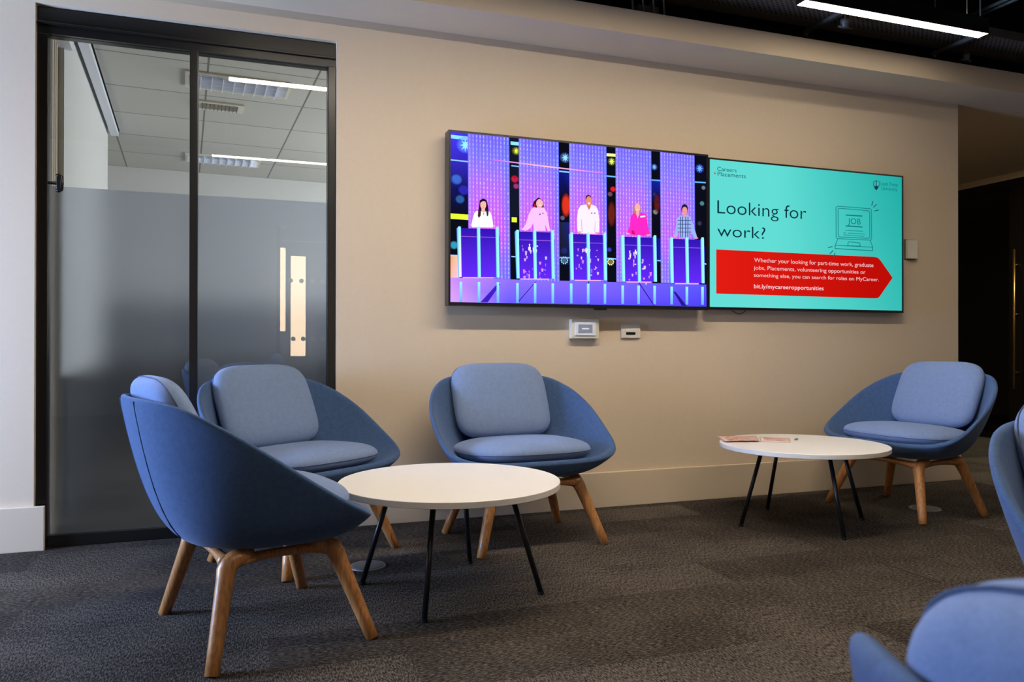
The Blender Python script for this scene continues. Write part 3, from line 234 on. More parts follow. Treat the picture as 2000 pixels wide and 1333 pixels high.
SCREEN_B=[[1,[228,28,18,190,12,6,190,12,6,228,28,18],[317,6090,8401,6069,8421,9133,318,9092]],[1,[190,12,6],[8401,6069,8582,6092,8706,6197,8838,6406,9470,7560,8854,8749,8724,9004,8601,9115,8421,9133]],[3,[16,118,120],[6433,4874,6351,4772,6327,4807,6409,4909]],[3,[16,118,120],[6363,4811,6353,2639,6319,2643,6329,4814]],[3,[16,118,120],[6343,2679,6422,2531,6395,2506,6316,2654]],[3,[16,118,120],[6391,2553,8190,2562,8193,2514,6394,2507]],[3,[16,118,120],[8161,2549,8268,2658,8291,2620,8184,2511]],[3,[16,118,120],[8254,2619,8267,4693,8302,4690,8289,2614]],[3,[16,118,120],[8271,4657,8217,4857,8251,4870,8305,4670]],[3,[16,118,120],[8249,4826,6405,4860,6403,4906,8247,4873]],[3,[16,118,120],[6528,4738,6465,4651,6439,4685,6502,4772]],[3,[16,118,120],[6476,4690,6467,2733,6432,2738,6442,4693]],[3,[16,118,120],[6458,2772,6504,2671,6475,2649,6430,2751]],[3,[16,118,120],[6472,2695,8106,2713,8110,2666,6476,2649]],[3,[16,118,120],[8077,2698,8171,2818,8197,2783,8103,2663]],[3,[16,118,120],[8159,2779,8162,4666,8198,4663,8195,2775]],[3,[16,118,120],[8177,4624,8090,4724,8113,4759,8199,4658]],[3,[16,118,120],[8122,4708,6499,4722,6497,4769,8119,4756]],[3,[16,118,120],[6860,3176,7766,3163,7771,3078,6864,3092]],[3,[16,118,120],[6850,3963,7771,3965,7776,3881,6855,3879]],[3,[16,118,120],[6836,4254,7792,4257,7794,4219,6838,4217]],[3,[16,118,120],[6728,4448,6867,4454,6870,4417,6730,4411]],[3,[16,118,120],[6974,4452,7891,4458,7893,4420,6976,4415]],[3,[16,118,120],[6729,4594,7878,4619,7880,4581,6731,4557]],[3,[16,118,120],[7793,2836,7823,2840,7829,2803,7798,2799]],[3,[16,118,120],[7905,2833,7935,2838,7941,2800,7910,2796]],[3,[16,118,120],[8031,2826,8065,2829,8069,2791,8036,2788]],[3,[16,118,120],[6416,4897,6275,5374,6307,5388,6447,4912]],[3,[16,118,120],[6284,5391,8349,5386,8352,5339,6286,5345]],[3,[16,118,120],[8360,5367,8223,4849,8189,4867,8326,5385]],[3,[16,118,120],[6275,5351,6261,5622,6302,5623,6316,5351]],[3,[16,118,120],[6269,5633,8339,5654,8342,5597,6272,5578]],[3,[16,118,120],[8348,5642,8362,5345,8319,5345,8305,5642]],[3,[16,118,120],[6991,5410,7005,5105,6970,5105,6956,5410]],[3,[16,118,120],[6987,5146,7073,5069,7055,5030,6969,5108]],[3,[16,118,120],[7043,5080,7630,5119,7634,5072,7046,5033]],[3,[16,118,120],[7603,5087,7635,5352,7670,5342,7638,5076]],[3,[16,118,120],[7662,5309,6964,5336,6963,5383,7661,5356]],[3,[20,80,85],[8329,1949,8268,2288,8310,2296,8371,1958]],[3,[20,80,85],[8540,2155,8367,2406,8398,2442,8571,2191]],[3,[20,80,85],[8671,2557,8419,2663,8428,2717,8681,2611]],[3,[20,80,85],[5914,5597,6151,5495,6141,5442,5904,5545]],[3,[20,80,85],[6170,5730,5993,5987,6022,6024,6199,5767]],[3,[20,80,85],[6258,5897,6223,6206,6263,6211,6298,5902]],[3,[30,125,130],[8366,517,8534,385,8733,462,8723,785,8631,997,8539,1163,8445,1024,8374,836]],[4,[70,185,180],[8419,555,8499,482,8502,817,8432,797]],[4,[70,185,180],[8581,470,8686,515,8676,761,8583,805]],[5,[15,60,75],[8432,889,8536,812,8653,856,8631,997,8544,1132,8456,1022]]]
WORDS=[('Careers', 0.0357, 0.1278, 0.0745, 0.0289, (25, 75, 90), 0), ('Placements', 0.0374, 0.1724, 0.1089, 0.0306, (25, 75, 90), 0), ('+', 0.0182, 0.031, 0.1079, 0.0186, (190, 70, 70), 1), ('Looking for', 0.0357, 0.4764, 0.3637, 0.0955, (5, 50, 62), 0), ('work?', 0.0358, 0.2689, 0.5202, 0.0855, (5, 50, 62), 0), ('Whether your looking for part-time work, graduate', 0.2135, 0.837, 0.6834, 0.0298, (250, 200, 205), 0), ('jobs, Placements, volunteering opportunities or', 0.2118, 0.7929, 0.7359, 0.029, (250, 200, 205), 0), ('something else, you can search for roles on MyCareer.', 0.2119, 0.8666, 0.7862, 0.0272, (250, 200, 205), 0), ('bit.ly/mycareeropportunities', 0.212, 0.5669, 0.8649, 0.0299, (252, 210, 220), 1), ('JOB', 0.6966, 0.767, 0.3756, 0.0447, (16, 118, 120), 0), ('Leeds Trinity', 0.8781, 0.9765, 0.0735, 0.0275, (16, 112, 115), 0), ('University', 0.8819, 0.9719, 0.1075, 0.0275, (16, 112, 115), 0)]

# ============================================================= THE SETTING
X0, X1, Y0, YO = -2.75, 8.0, -2.9, 3.83
XC = 4.36                                        # free end of the main wall
fl = struct(link('floor', B(X0, XC+.02, Y0, YO, -.1, 0), M_carpet))
link('carpet_seam', B(2.404, 2.409, 2.12, 2.42, 0, .0008), mat('seam_dark', (.008, .007, .006), 1), fl)  # dark joint between carpet planks
bm = B(XC+.02, X1, Y0, 8.4, -.1, 0); box(bm, XC-.2, XC+.02, YO, 8.4, -.1, 0)
struct(link('floor.001', bm, M_carpet2), 'paler beige hallway carpet')
bm = B(X0, -.818, D, YO, 0, 2.42)                # left of the glazed screen
box(bm, -.818, .426, D, YO, 2.306, 2.42)
box(bm, .426, XC, D, YO, 0, 2.42)
struct(link('wall_front', bm, M_wall))
struct(link('wall_front.001', B(X0, X1, D, YO, 2.42, 3.3), M_dark), 'black upper wall above the bulkhead')
struct(link('trim_1', B(X0, X1, 3.41, D, 2.42, 2.54), M_soffit), 'cream bulkhead along the wall head')
struct(link('ceiling.002', B(XC+.001, X1, D+.001, 8.4, 2.419, 2.54), M_soffit), 'hallway ceiling')
struct(link('ceiling', B(X0, X1, Y0, YO, 3.3, 3.4), M_dark))
# side wall of the lounge with its window opening
bm = B(X0-.1, X0, Y0, 2.5, 0, 3.3); box(bm, X0-.1, X0, 3.62, YO, 0, 3.3); box(bm, X0-.1, X0, 2.5, 3.62, 0, .38); box(bm, X0-.1, X0, 2.5, 3.62, 1.78, 3.3)
struct(link('wall_left', bm, M_wall))
w = struct(link('window_2', B(X0-.09, X0-.03, 2.5, 2.55, .38, 1.78), M_frame))
for a in ((3.57, 3.62, .38, 1.78), (2.55, 3.57, .38, .43), (2.55, 3.57, 1.73, 1.78)):
    link('window_frame', B(X0-.09, X0-.03, *a), M_frame, w)
struct(link('wall_back', B(X0, X1, Y0-.1, Y0, 0, 3.3), plaster('back_wall_paint', (.24, .22, .20))))
bm = B(X1, X1+.1, Y0, 3.0, 0, 3.3)
struct(link('wall_right', bm, M_wall))
# hallway
bm = B(6.56, 6.66, 3.0, 8.4, 2.365, 2.42); box(bm, 6.56, 6.66, 5.75, 8.4, 0, 2.365); box(bm, 6.66, X1, 2.95, 3.05, 0, 3.3)
struct(link('wall_right.001', bm, M_wall))
struct(link('wall_far', B(XC-.2, 6.56, 8.3, 8.4, 0, 2.42), M_wall))
bm = B(XC-.12, XC, YO, 8.3, 0, 2.42)
struct(link('wall_left.001', bm, M_wall))
d = struct(link('door_1', B(6.57, 6.62, 3.05, 5.75, 2.30, 2.365), M_frame), 'black framed dark glass hallway doors')
for y0, y1 in ((5.69, 5.75), (4.93, 5.06), (4.80, 4.925), (3.9, 4.0), (3.05, 3.15)):
    link('door_stile', B(6.565, 6.63, y0, y1, 0, 2.30), M_frame, d)
for y0, y1 in ((5.06, 5.69), (4.0, 4.80), (3.15, 3.9)):
    link('glass_pane', B(6.59, 6.60, y0, y1, .0, 2.30), M_glassd, d)
    link('bottom_rail', B(6.57, 6.625, y0, y1, 0, .05), M_frame, d)
bm = bmesh.new(); tube(bm, [(6.50, 4.965, .476), (6.50, 4.965, 1.72)], .0115, 12)
h = link('door_handle', bm, M_brass, d, True); h['label'] = 'long brass pull handle'
bm = bmesh.new()
for z in (.62, 1.14, 1.58): tube(bm, [(6.50, 4.965, z), (6.57, 4.965, z)], .007, 10)
link('handle_post', bm, M_brass, h, True)
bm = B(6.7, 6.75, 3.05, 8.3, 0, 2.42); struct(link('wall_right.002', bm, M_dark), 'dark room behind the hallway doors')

t = thing('recessed_light', 'round recessed ceiling light in the hallway beyond the wall end', 'ceiling light', (6.1, 3.95, 2.419), 0)  # unseen lamp added to brighten the hallway
bm = bmesh.new(); cyl(bm, (0, 0), .09, -.006, 0, 32); link('rim', bm, M_white, t)
bm = bmesh.new(); cyl(bm, (0, 0), .075, -.008, -.006, 32); link('lens', bm, emis('hall_fill', (1, .86, .66), HALLP), t)
# skirting
def skirt(name, x0, x1, y=D):
    bm = B(x0, x1, y-.02, y, 0, .186, bev=.003); return struct(link(name, bm, M_skirt))
skirt('baseboard_front', .426, XC+.002); skirt('baseboard_front.001', X0, -.775)
struct(link('baseboard_left', B(X0, X0+.02, Y0, D-.02, 0, .186), M_skirt))

# glazed screen in the wall (window_1)
w = struct(link('window_1', B(-.816, .424, 3.735, 3.80, 2.19, 2.300), M_frame), 'black framed two pane glazed screen')
for nm, a in (('frame_stile', (-.816, -.776, 3.735, 3.80, 0, 2.19)), ('frame_stile', (.388, .424, 3.722, 3.80, 0, 2.19)), ('bottom_rail', (-.776, .388, 3.735, 3.80, 0, .05)),
              ('mullion', (-.219, -.184, 3.73, 3.80, .05, 2.19)), ('head_lip', (-.816, .424, 3.722, 3.736, 2.225, 2.237))):
    bm = B(*a, bev=.003); link(nm, bm, M_frame, w)
for x0, x1 in ((-.776, -.219), (-.184, .388)):
    g = link('glass_pane', B(x0, x1, 3.752, 3.760, .05, 2.19), M_glass, w)
    bm = bmesh.new(); bm.faces.new([bm.verts.new(p) for p in ((x0, 3.7615, .05), (x1, 3.7615, .05), (x1, 3.7615, FILMZ), (x0, 3.7615, FILMZ))])
    f = link('frosted_film', bm, M_frost, g); f['label'] = 'frosted privacy film on the lower glass'
bm = bmesh.new(); tube(bm, [(-.785, 3.742, 1.555), (-.745, 3.742, 1.555)], .0065, 10)
tube(bm, [(-.745, 3.742, 1.525), (-.736, 3.742, 1.523), (-.727, 3.742, 1.527), (-.724, 3.742, 1.556), (-.727, 3.742, 1.584), (-.736, 3.742, 1.588), (-.745, 3.742, 1.586)], [.008]*7, 10)
box(bm, -.744, -.726, 3.735, 3.749, 1.527, 1.585, bev=.003)
link('black_knob', bm, M_frame, w, True)

# ------------------------------------------------------------- office behind the screen
OA = R(3.6)
def rot(o): o.matrix_world = Matrix.Translation((-.75, 3.9, 0)) @ Matrix.Rotation(OA, 4, 'Z'); return o
ZO = 2.45
struct(rot(link('floor.002', B(-3, 5, -.6, 4.4, -.12, -.003), M_carpet)), 'office carpet')
def tile_mat():
    m = mat('ceiling_tile', (.56, .55, .52), .85, spec=.2); N, L, p = nodes(m)
    c = N.new('ShaderNodeTexCoord'); mp = N.new('ShaderNodeMapping'); mp.inputs['Location'].default_value = (-.02, -.12, 0); L.new(c.outputs['Object'], mp.inputs[0])
    b = N.new('ShaderNodeTexBrick'); b.offset = 0; b.squash = 1; b.inputs['Scale'].default_value = 1; b.inputs['Brick Width'].default_value = .6; b.inputs['Row Height'].default_value = .6
    b.inputs['Mortar Size'].default_value = .006; b.inputs['Color1'].default_value = (.58, .57, .54, 1); b.inputs['Color2'].default_value = (.54, .53, .50, 1); b.inputs['Mortar'].default_value = (.22, .21, .20, 1)
    L.new(mp.outputs[0], b.inputs[0]); L.new(b.outputs[0], p.inputs['Base Color']); return m
struct(rot(link('ceiling.001', B(-2.2, 5, -.04, 4.1, ZO, ZO+.05), tile_mat())), 'suspended tile ceiling of the office')
struct(rot(link('wall_far.001', B(-2.2, 5, 3.72, 3.8, 0, ZO), M_grey)), 'office far wall')
M_darkband = mat('dark_wainscot', (.022, .024, .03), .6)  # dark band added so the frosted film darkens towards the floor
bm = B(-.3, 3.4, 3.70, 3.72, 0, .72); box(bm, -.02, -.005, .2, 2.37, 0, .72)
struct(rot(link('trim_5', bm, M_darkband)), 'dark lower panelling in the office')
struct(rot(link('trim_6', B(-.3, 3.4, 3.69, 3.72, .72, 1.22), mat('grey_pinboard', (.20, .21, .24), .9))), 'grey pinboard band on the office far wall')  # grey band added as a middle step of the film's dimming
bm = B(3.4, 3.5, -.1, 3.8, 0, .8); box(bm, 3.4, 3.5, -.1, 3.8, 2.3, ZO); box(bm, 3.4, 3.5, -.1, .4, .8, 2.3); box(bm, 3.4, 3.5, 3.4, 3.8, .8, 2.3)
struct(rot(link('wall_right.003', bm, M_grey)), 'office window wall')
w = struct(rot(link('window_3', B(3.43, 3.47, .4, .45, .8, 2.3), M_whiteb)))  # unseen window added to let the fill light into the office
for a_ in ((3.35, 3.4, .8, 2.3), (.45, 3.35, .8, .85), (.45, 3.35, 2.25, 2.3), (1.88, 1.92, .85, 2.25)): link('window_frame', B(3.43, 3.47, *a_), M_whiteb, w)
# window wall of the office: end pier, lining boards, opening between
bm = B(-.08, -.02, .18, 2.37, .0, ZO)
struct(rot(link('wall_left.002', bm, M_grey)), 'office side wall')
w = struct(rot(link('trim_3', B(-.14, -.045, -.06, .18, 0, 2.25), mat('beige_blind', (.50, .42, .33), .7))), 'beige boxed trim beside the office glazing')
for yy in (.0, .06, .11): link('groove', B(-.045, -.0435, yy, yy+.008, 0, 2.25), mat('groove_shadow_gap', (.16, .12, .09), .8), w)  # dark brown grooves down the trim
struct(rot(link('trim_4', B(-.14, .012, -.06, .2, 2.25, 2.31), M_whiteb)), 'white head rail above the beige trim')
struct(rot(link('wall_left.003', B(-.36, -.30, 2.37, 3.72, 0, ZO), M_grey)), 'recessed end of the office side wall')
t = struct(rot(link('trim_2', B(.0, .05, .0, 2.37, ZO-.06, ZO), M_whiteb)), 'curtain track at the office ceiling')
link('track_slot', B(.05, .056, .0, 2.37, ZO-.03, ZO-.015), M_dark, t)

def troffer(x, y, label):
    t = thing('louvre_ceiling_light', label, 'ceiling light', (0, 0, 0)); rot(t)
    bm = B(x, x+.6, y, y+.02, ZO-.012, ZO-.001)
    for a in ((x, x+.6, y+.28, y+.3), (x, x+.02, y+.02, y+.28), (x+.58, x+.6, y+.02, y+.28)): box(bm, *a, ZO-.012, ZO-.001)
    link('frame', bm, M_white, t)
    bm = bmesh.new()
    for k in range(1, 9): box(bm, x+.02+k*.062, x+.026+k*.062, y+.02, y+.28, ZO-.028, ZO-.003)
    for k in range(1, 4): box(bm, x+.02, x+.58, y+.02+k*.065, y+.024+k*.065, ZO-.028, ZO-.003)
    link('louvre', bm, M_whiteb, t)
    link('tray', B(x+.02, x+.58, y+.02, y+.28, ZO-.003, ZO-.0012), M_whiteb, t)
troffer(.50, .86, 'nearer louvred ceiling light in the office, seen through the glass')
troffer(.50, 2.95, 'farther louvred ceiling light in the office, seen through the glass')
t = thing('air_vent', 'small slotted air vent in the office ceiling behind the louvred light', 'vent'); rot(t)
bm = B(.56, .86, 1.42, 1.60, ZO-.012, ZO-.001); link('frame', bm, M_white, t)
bm = bmesh.new()
for k in range(10): box(bm, .60+k*.024, .606+k*.024, 1.45, 1.57, ZO-.02, ZO-.012)
link('slats', bm, M_tin, t)

# ============================================================= LOUNGE CHAIRS
FZ = [-.41, -.36, -.30, -.2, -.1, 0, .1, .18, .225, .26]
ZZ = [.716, .712, .697, .636, .568, .497, .432, .390, .370, .360]
def interp(x, xs, ys):
    if x <= xs[0]: return ys[0]
    for a, b, c, d_ in zip(xs, xs[1:], ys, ys[1:]):
        if x <= b: return c+(d_-c)*(x-a)/(b-a)
    return ys[-1]
def zrim(f): return (interp(f-.02, FZ, ZZ)+interp(f, FZ, ZZ)*2+interp(f+.02, FZ, ZZ))/4
def sg(v, e): return math.copysign(abs(v)**e, v)
def plan(a, hx, fb, ff, nb, nf, inset=0):
    s, c = math.sin(a), math.cos(a); e = 2/nf if s > 0 else 2/nb
    return Vector(((hx-inset)*sg(c, e), ((ff-inset) if s > 0 else (fb-inset))*sg(s, e)))
def lerp(a, b, t): return a+(b-a)*t
# chair axes: the sitter looks along +x, the sitter's right is -y
def CH(x, f, z): return Vector((f, -x, z))
def shell_bm():
    NA = 72; A = [2*math.pi*(k+.5)/NA for k in range(NA)]; rings = []
    def bez(p0, p1, p2, p3, t):
        u = 1-t; return p0*u**3+p1*3*u*u*t+p2*3*u*t*t+p3*t**3
    def col(a, t, inner):
        ins = .024 if inner else 0; dz = .034 if inner else 0
        r = plan(a, .415, .39, .25, 2.25, 3.6, ins); zr = zrim(r.y)-(.0 if not inner else .0)
        b = plan(a, .20, .20, .14, 2.4, 2.6, 0); k = plan(a, .285, .285, .20, 2.4, 2.8, ins*.8)
        P0 = Vector((b.x, b.y, .292+dz)); P1 = Vector((k.x, k.y, .290+dz)); P3 = Vector((r.x, r.y, zr))
        P2 = P1.lerp(P3, .42)+Vector((r.x, r.y, 0)).normalized()*(.018)
        return bez(P0, P1, P2, P3, t)
    ts = [0, .12, .25, .38, .5, .62, .74, .86, .95, 1]
    rings.append([CH(*(plan(a, .08, .08, .06, 2, 2)), .292) for a in A])
    for t in ts: rings.append([CH(*col(a, t, False)) for a in A])
    top = []
    for a in A:
        p, q = col(a, 1, False), col(a, 1, True); m = (p+q)/2; m.z += .011; top.append(CH(*m))
    rings.append([(p*.55+q*.45)+Vector((0, 0, .004)) for p, q in zip(rings[-1], top)]); rings.append(top)
    inn = [CH(*col(a, 1, True)) for a in A]
    rings.append([(p*.55+q*.45)+Vector((0, 0, .004)) for p, q in zip(inn, top)])
    for t in ts[::-1]: rings.append([CH(*col(a, t, True)) for a in A])
    rings.append([CH(*(plan(a, .08, .08, .06, 2, 2)), .328) for a in A])
    bm = bmesh.new(); loft(bm, rings)
    return bm, rings
def pillow_bm(hx, fb, ff, nb, nf, t, p=5, q=2.3, M=None, dome=0.0, NA=56):
    A = [2*math.pi*(k+.5)/NA for k in range(NA)]; ss = [.25, .5, .7, .84, .92, .965, .99]
    rings = []
    for s in ss: rings.append((s, -t/2*(1-s**p)**(1/q)))
    rings.append((1, 0))
    for s in ss[::-1]: rings.append((s, t/2*(1-s**p)**(1/q)+dome*(1-s*s)))
    bm = bmesh.new()
    loft(bm, [[Vector((*(plan(a, hx, fb, ff, nb, nf)*s), z)) for a in A] for s, z in rings])
    if M: bmesh.ops.transform(bm, matrix=M, verts=bm.verts)
    seam = [Vector((*(plan(a, hx, fb, ff, nb, nf)*1.0), 0)) for a in A]
    if M: seam = [M @ s for s in seam]
    return bm, seam
def ring_tube(bm, pts, r, n=6):
    pts = list(pts); N_ = len(pts); rings = []
    for i, p in enumerate(pts):
        t = (pts[(i+1) % N_]-pts[i-1]).normalized(); a = Vector((0, 0, 1)) if abs(t.z) < .9 else Vector((1, 0, 0))
        s = t.cross(a).normalized(); a = s.cross(t)
        rings.append([bm.verts.new(p+s*math.cos(2*math.pi*k/n)*r+a*math.sin(2*math.pi*k/n)*r) for k in range(n)])
    for i in range(N_):
        a, b = rings[i], rings[(i+1) % N_]
        for k in range(n): bm.faces.new((a[k], a[(k+1) % n], b[(k+1) % n], b[k]))
JX, JF, JB, JZ = .200, .150, -.160, .262
FX, FF, FB = .289, .234, -.223
def make_chair(label, group):
    t = thing('lounge_chair', label, 'chair', (0, 0, 0), 0, group)
    bm, rings = shell_bm(); sh = link('shell', bm, M_shell, t, True); subsurf(sh)
    # back panel seams, from the rim down the outside of the shell
    for k in (51, 56):                          # angles either side of the back
        bm = bmesh.new(); tube(bm, [rings[j][k]*1.0+Vector((.0012, 0, 0)) for j in range(3, 11)], .0024, 6)
        link('back_seam', bm, M_seam2, sh, True)
    def rot4(o, ax, n, z):                      # matrix with columns right(x), up(y), normal(z)
        return Matrix(((o.x, ax.x, n.x, z.x), (o.y, ax.y, n.y, z.y), (o.z, ax.z, n.z, z.z), (0, 0, 0, 1)))
    Ms = rot4(CH(1, 0, 0), CH(0, 1, .03).normalized(), CH(0, -.03, 1).normalized(), CH(0, -.005, .398))
    bm, seam = pillow_bm(.300, .235, .236, 3.2, 2.8, .088, 5, 2.2, Ms, .014)
    sc = link('seat_cushion', bm, M_cush, t, True); subsurf(sc)
    bm = bmesh.new(); ring_tube(bm, seam, .0014); link('cushion_seam', bm, M_seam, sc, True)
    dd = Vector((0, -.15, .335)).normalized(); nn = Vector((0, .335, .15)).normalized()
    Mb = rot4(CH(1, 0, 0), CH(*dd), CH(*nn), CH(0, -.251, .603))
    bm, seam = pillow_bm(.242, .188, .188, 4.6, 4.2, .095, 6, 2.2, Mb, .008)
    bc = link('back_cushion', bm, M_cush, t, True); subsurf(bc)
    bm = bmesh.new(); ring_tube(bm, seam, .0014); link('cushion_seam', bm, M_seam, bc, True)
    # timber underframe: rails meeting the legs in a swept curve
    bm = bmesh.new()
    def rail(p, q, sag):
        pts = []; rad = []
        for k in range(13):
            u = k/12; m = Vector(p).lerp(Vector(q), u); e = abs(2*u-1); m.z += .012*(1-e**2)-sag; pts.append(m); rad.append(.014+.012*e**5)
        tube(bm, pts, rad, 12, ell=1.0)
    c = {(sx, e): CH(sx*JX, JF if e > 0 else JB, JZ) for sx in (-1, 1) for e in (-1, 1)}
    rail(c[1, 1], c[1, -1], 0); rail(c[-1, 1], c[-1, -1], 0); rail(c[1, 1], c[-1, 1], 0); rail(c[1, -1], c[-1, -1], 0)
    link('underframe', bm, M_wood, t, True)
    for sx in (-1, 1):
        for e in (1, -1):
            foot = CH(sx*FX, FF if e > 0 else FB, 0); j = c[sx, e]; bm = bmesh.new()
            # the head of each leg bends in towards the side rail
            inn = CH(0, -e*.055, .012); pts = []; rad = []
            for u in (0, .004, .25, .5, .72, .86): pts.append(foot.lerp(j, u)); rad.append(.0185+.0065*u-(.002 if u == 0 else 0))
            for u, w_ in ((.94, .0), (1.0, .10), (1.03, .38), (1.04, .8)):
                pts.append(foot.lerp(j, min(u, 1.0))+Vector((0, 0, max(0, u-1)*.2))+inn*w_); rad.append(.0265 if w_ < .5 else .021)
            pts.append(j+inn*1.3+Vector((0, 0, .004))); rad.append(.015)
            tube(bm, pts, rad, 18); o = link('leg', bm, M_wood, t, True)
    return t
GR = 'blue lounge chairs around the coffee tables'
proto = make_chair('blue lounge chair x', GR)
def parts(o, n): return [c for c in bpy.data.objects if c.parent == o and c.name.startswith(n)]
chairs = [
 (.064, 2.492, 16.2, 'blue lounge chair in side view left of the nearer white table, facing it'),
 (.256, 3.278, -54, 'blue lounge chair in front of the glazed screen, partly behind the side-on chair'),
 (1.190, 3.226, -86, 'blue lounge chair against the cream wall under the game show screen'),
 (3.306, 3.138, 185, 'blue lounge chair near the wall end, behind the table with leaflets'),
 (1.59, .74, -102, 'partly visible blue lounge chair nearer than the chair by the hallway'),
 (.625, .062, -2.5, 'blurred blue lounge chair closest of all, only cushion and rim showing'),
]
for i, (x, y, a, lab) in enumerate(chairs):
    o = proto if i == 0 else copy_tree(proto)
    o.location = (x, y, 0); o.rotation_euler.z = R(a); o['label'] = lab

# ============================================================= COFFEE TABLES
def make_table(label):
    t = thing('coffee_table', label, 'table', (0, 0, 0), 0, 'round white coffee tables'); TR, TZ = TABR, TABZ; n = 96
    def ring(r, z): return [Vector((r*math.cos(2*math.pi*k/n), r*math.sin(2*math.pi*k/n), z)) for k in range(n)]
    bm = bmesh.new(); loft(bm, [ring(TR-.012, TZ-.022), ring(TR-.002, TZ-.0215), ring(TR, TZ-.02), ring(TR, TZ-.0015), ring(TR-.0015, TZ)])
    top = link('tabletop', bm, M_top, t)
    for k in range(4):
        a = R(45+90*k); bm = bmesh.new(); c, s = math.cos(a), math.sin(a); r1, r0 = .325, .215
        tube(bm, [(c*r1, s*r1, .006), (c*r0, s*r0, TZ-.024)], .0095, 14)
        lg = link('leg', bm, M_black, t, True)
        bm = bmesh.new(); cyl(bm, (c*r1, s*r1), .011, 0, .012, 16); link('glide', bm, M_black, lg)
        bm = bmesh.new(); box(bm, c*r0-.03, c*r0+.03, s*r0-.03, s*r0+.03, TZ-.026, TZ-.0222, bev=.001); link('mounting_plate', bm, M_black, lg)
    return t
tab = make_table('round white coffee table between the three chairs by the glazed screen')
tab.location = (TAB1[0], TAB1[1], 0); tab.rotation_euler.z = R(-29-45)
t2 = copy_tree(tab); t2.location = (TAB2[0], TAB2[1], 0); t2.rotation_euler.z = R(-8-45)
t2['label'] = 'round white coffee table with leaflets on it, by the cream wall at right'

# leaflets
def leaf_mat(name, c1, c2):
    m = mat(name, c1, .4); N, L, p = nodes(m); n = nz(N, L, 26, 4, rough=.7)
    r = ramp(N, L, n.outputs[0], [(.36, c2), (.46, c1), (.52, (.72, .62, .60)), (.60, (.62, .28, .20)), (.68, (.60, .52, .68))]); L.new(r.outputs[0], p.inputs['Base Color']); return m
M_leaf = leaf_mat('printed_paper', (.60, .27, .15), (.42, .13, .09)); M_paper = mat('peach_paper', (.74, .50, .40), .6)
def leaflet(label, pts, lift, open_=0, border=.012):
    # pts: four floor-plan corners; slight curl
    bm = bmesh.new(); n = 8; c = [Vector(p) for p in pts]; g = []
    for i in range(n+1):
        row = []
        for j in range(n+1):
            u, v = i/n, j/n; p = c[0].lerp(c[1], u).lerp(c[3].lerp(c[2], u), v); z = lift+.004*math.sin(math.pi*u)+.006*max(0, u-.8)*5*(open_)
            row.append(bm.verts.new((p.x, p.y, z)))
        g.append(row)
    for i in range(n):
        for j in range(n):
            f = bm.faces.new((g[i][j], g[i+1][j], g[i+1][j+1], g[i][j+1])); f.material_index = 1 if (i in (0,) or j in (0, n-1)) else 0
    o = link('leaflet', bm, M_leaf, None, True, [M_leaf, M_paper]); m = o.modifiers.new('thick', 'SOLIDIFY'); m.thickness = .0016; m.offset = 1
    tag(o, label, 'leaflet', 'printed leaflets on the coffee table'); return o
LZ = TABZ+.001
tc = Vector((TAB2[0], TAB2[1]))
leaflet('open pinkish leaflet at the far left rim of the right table, corner overhanging', LEAF1, LZ, 1)
leaflet('closed orange and pink leaflet lying just right of the open leaflet', LEAF2, LZ)
bm = bmesh.new(); tube(bm, [(0, 0, 0), (.025, .012, 0)], [.003, .004], 8)
o = link('pen_cap', bm, M_cable, None, True); o.location = (LEAFP[0], LEAFP[1], TABZ+.0042); tag(o, 'tiny dark cap on the table right of the leaflets', 'cap')

# floor sockets
for (x, y, r, lab) in ((3.42, 3.11, .078, 'round grey floor socket lid beneath the right-hand chair'), (.47, 3.02, .072, 'round grey floor socket lid behind the left table leg')):
    t = thing('floor_socket', lab, 'floor socket', (x, y, 0), 0, 'round floor socket lids')
    bm = bmesh.new(); cyl(bm, (0, 0), r, 0, .004, 40, r*.96); link('ring', bm, M_tin, t)
    bm = bmesh.new(); cyl(bm, (0, 0), r*.82, .004, .0055, 40); link('lid', bm, mat('lid_grey', (.12, .11, .10), .6), t)

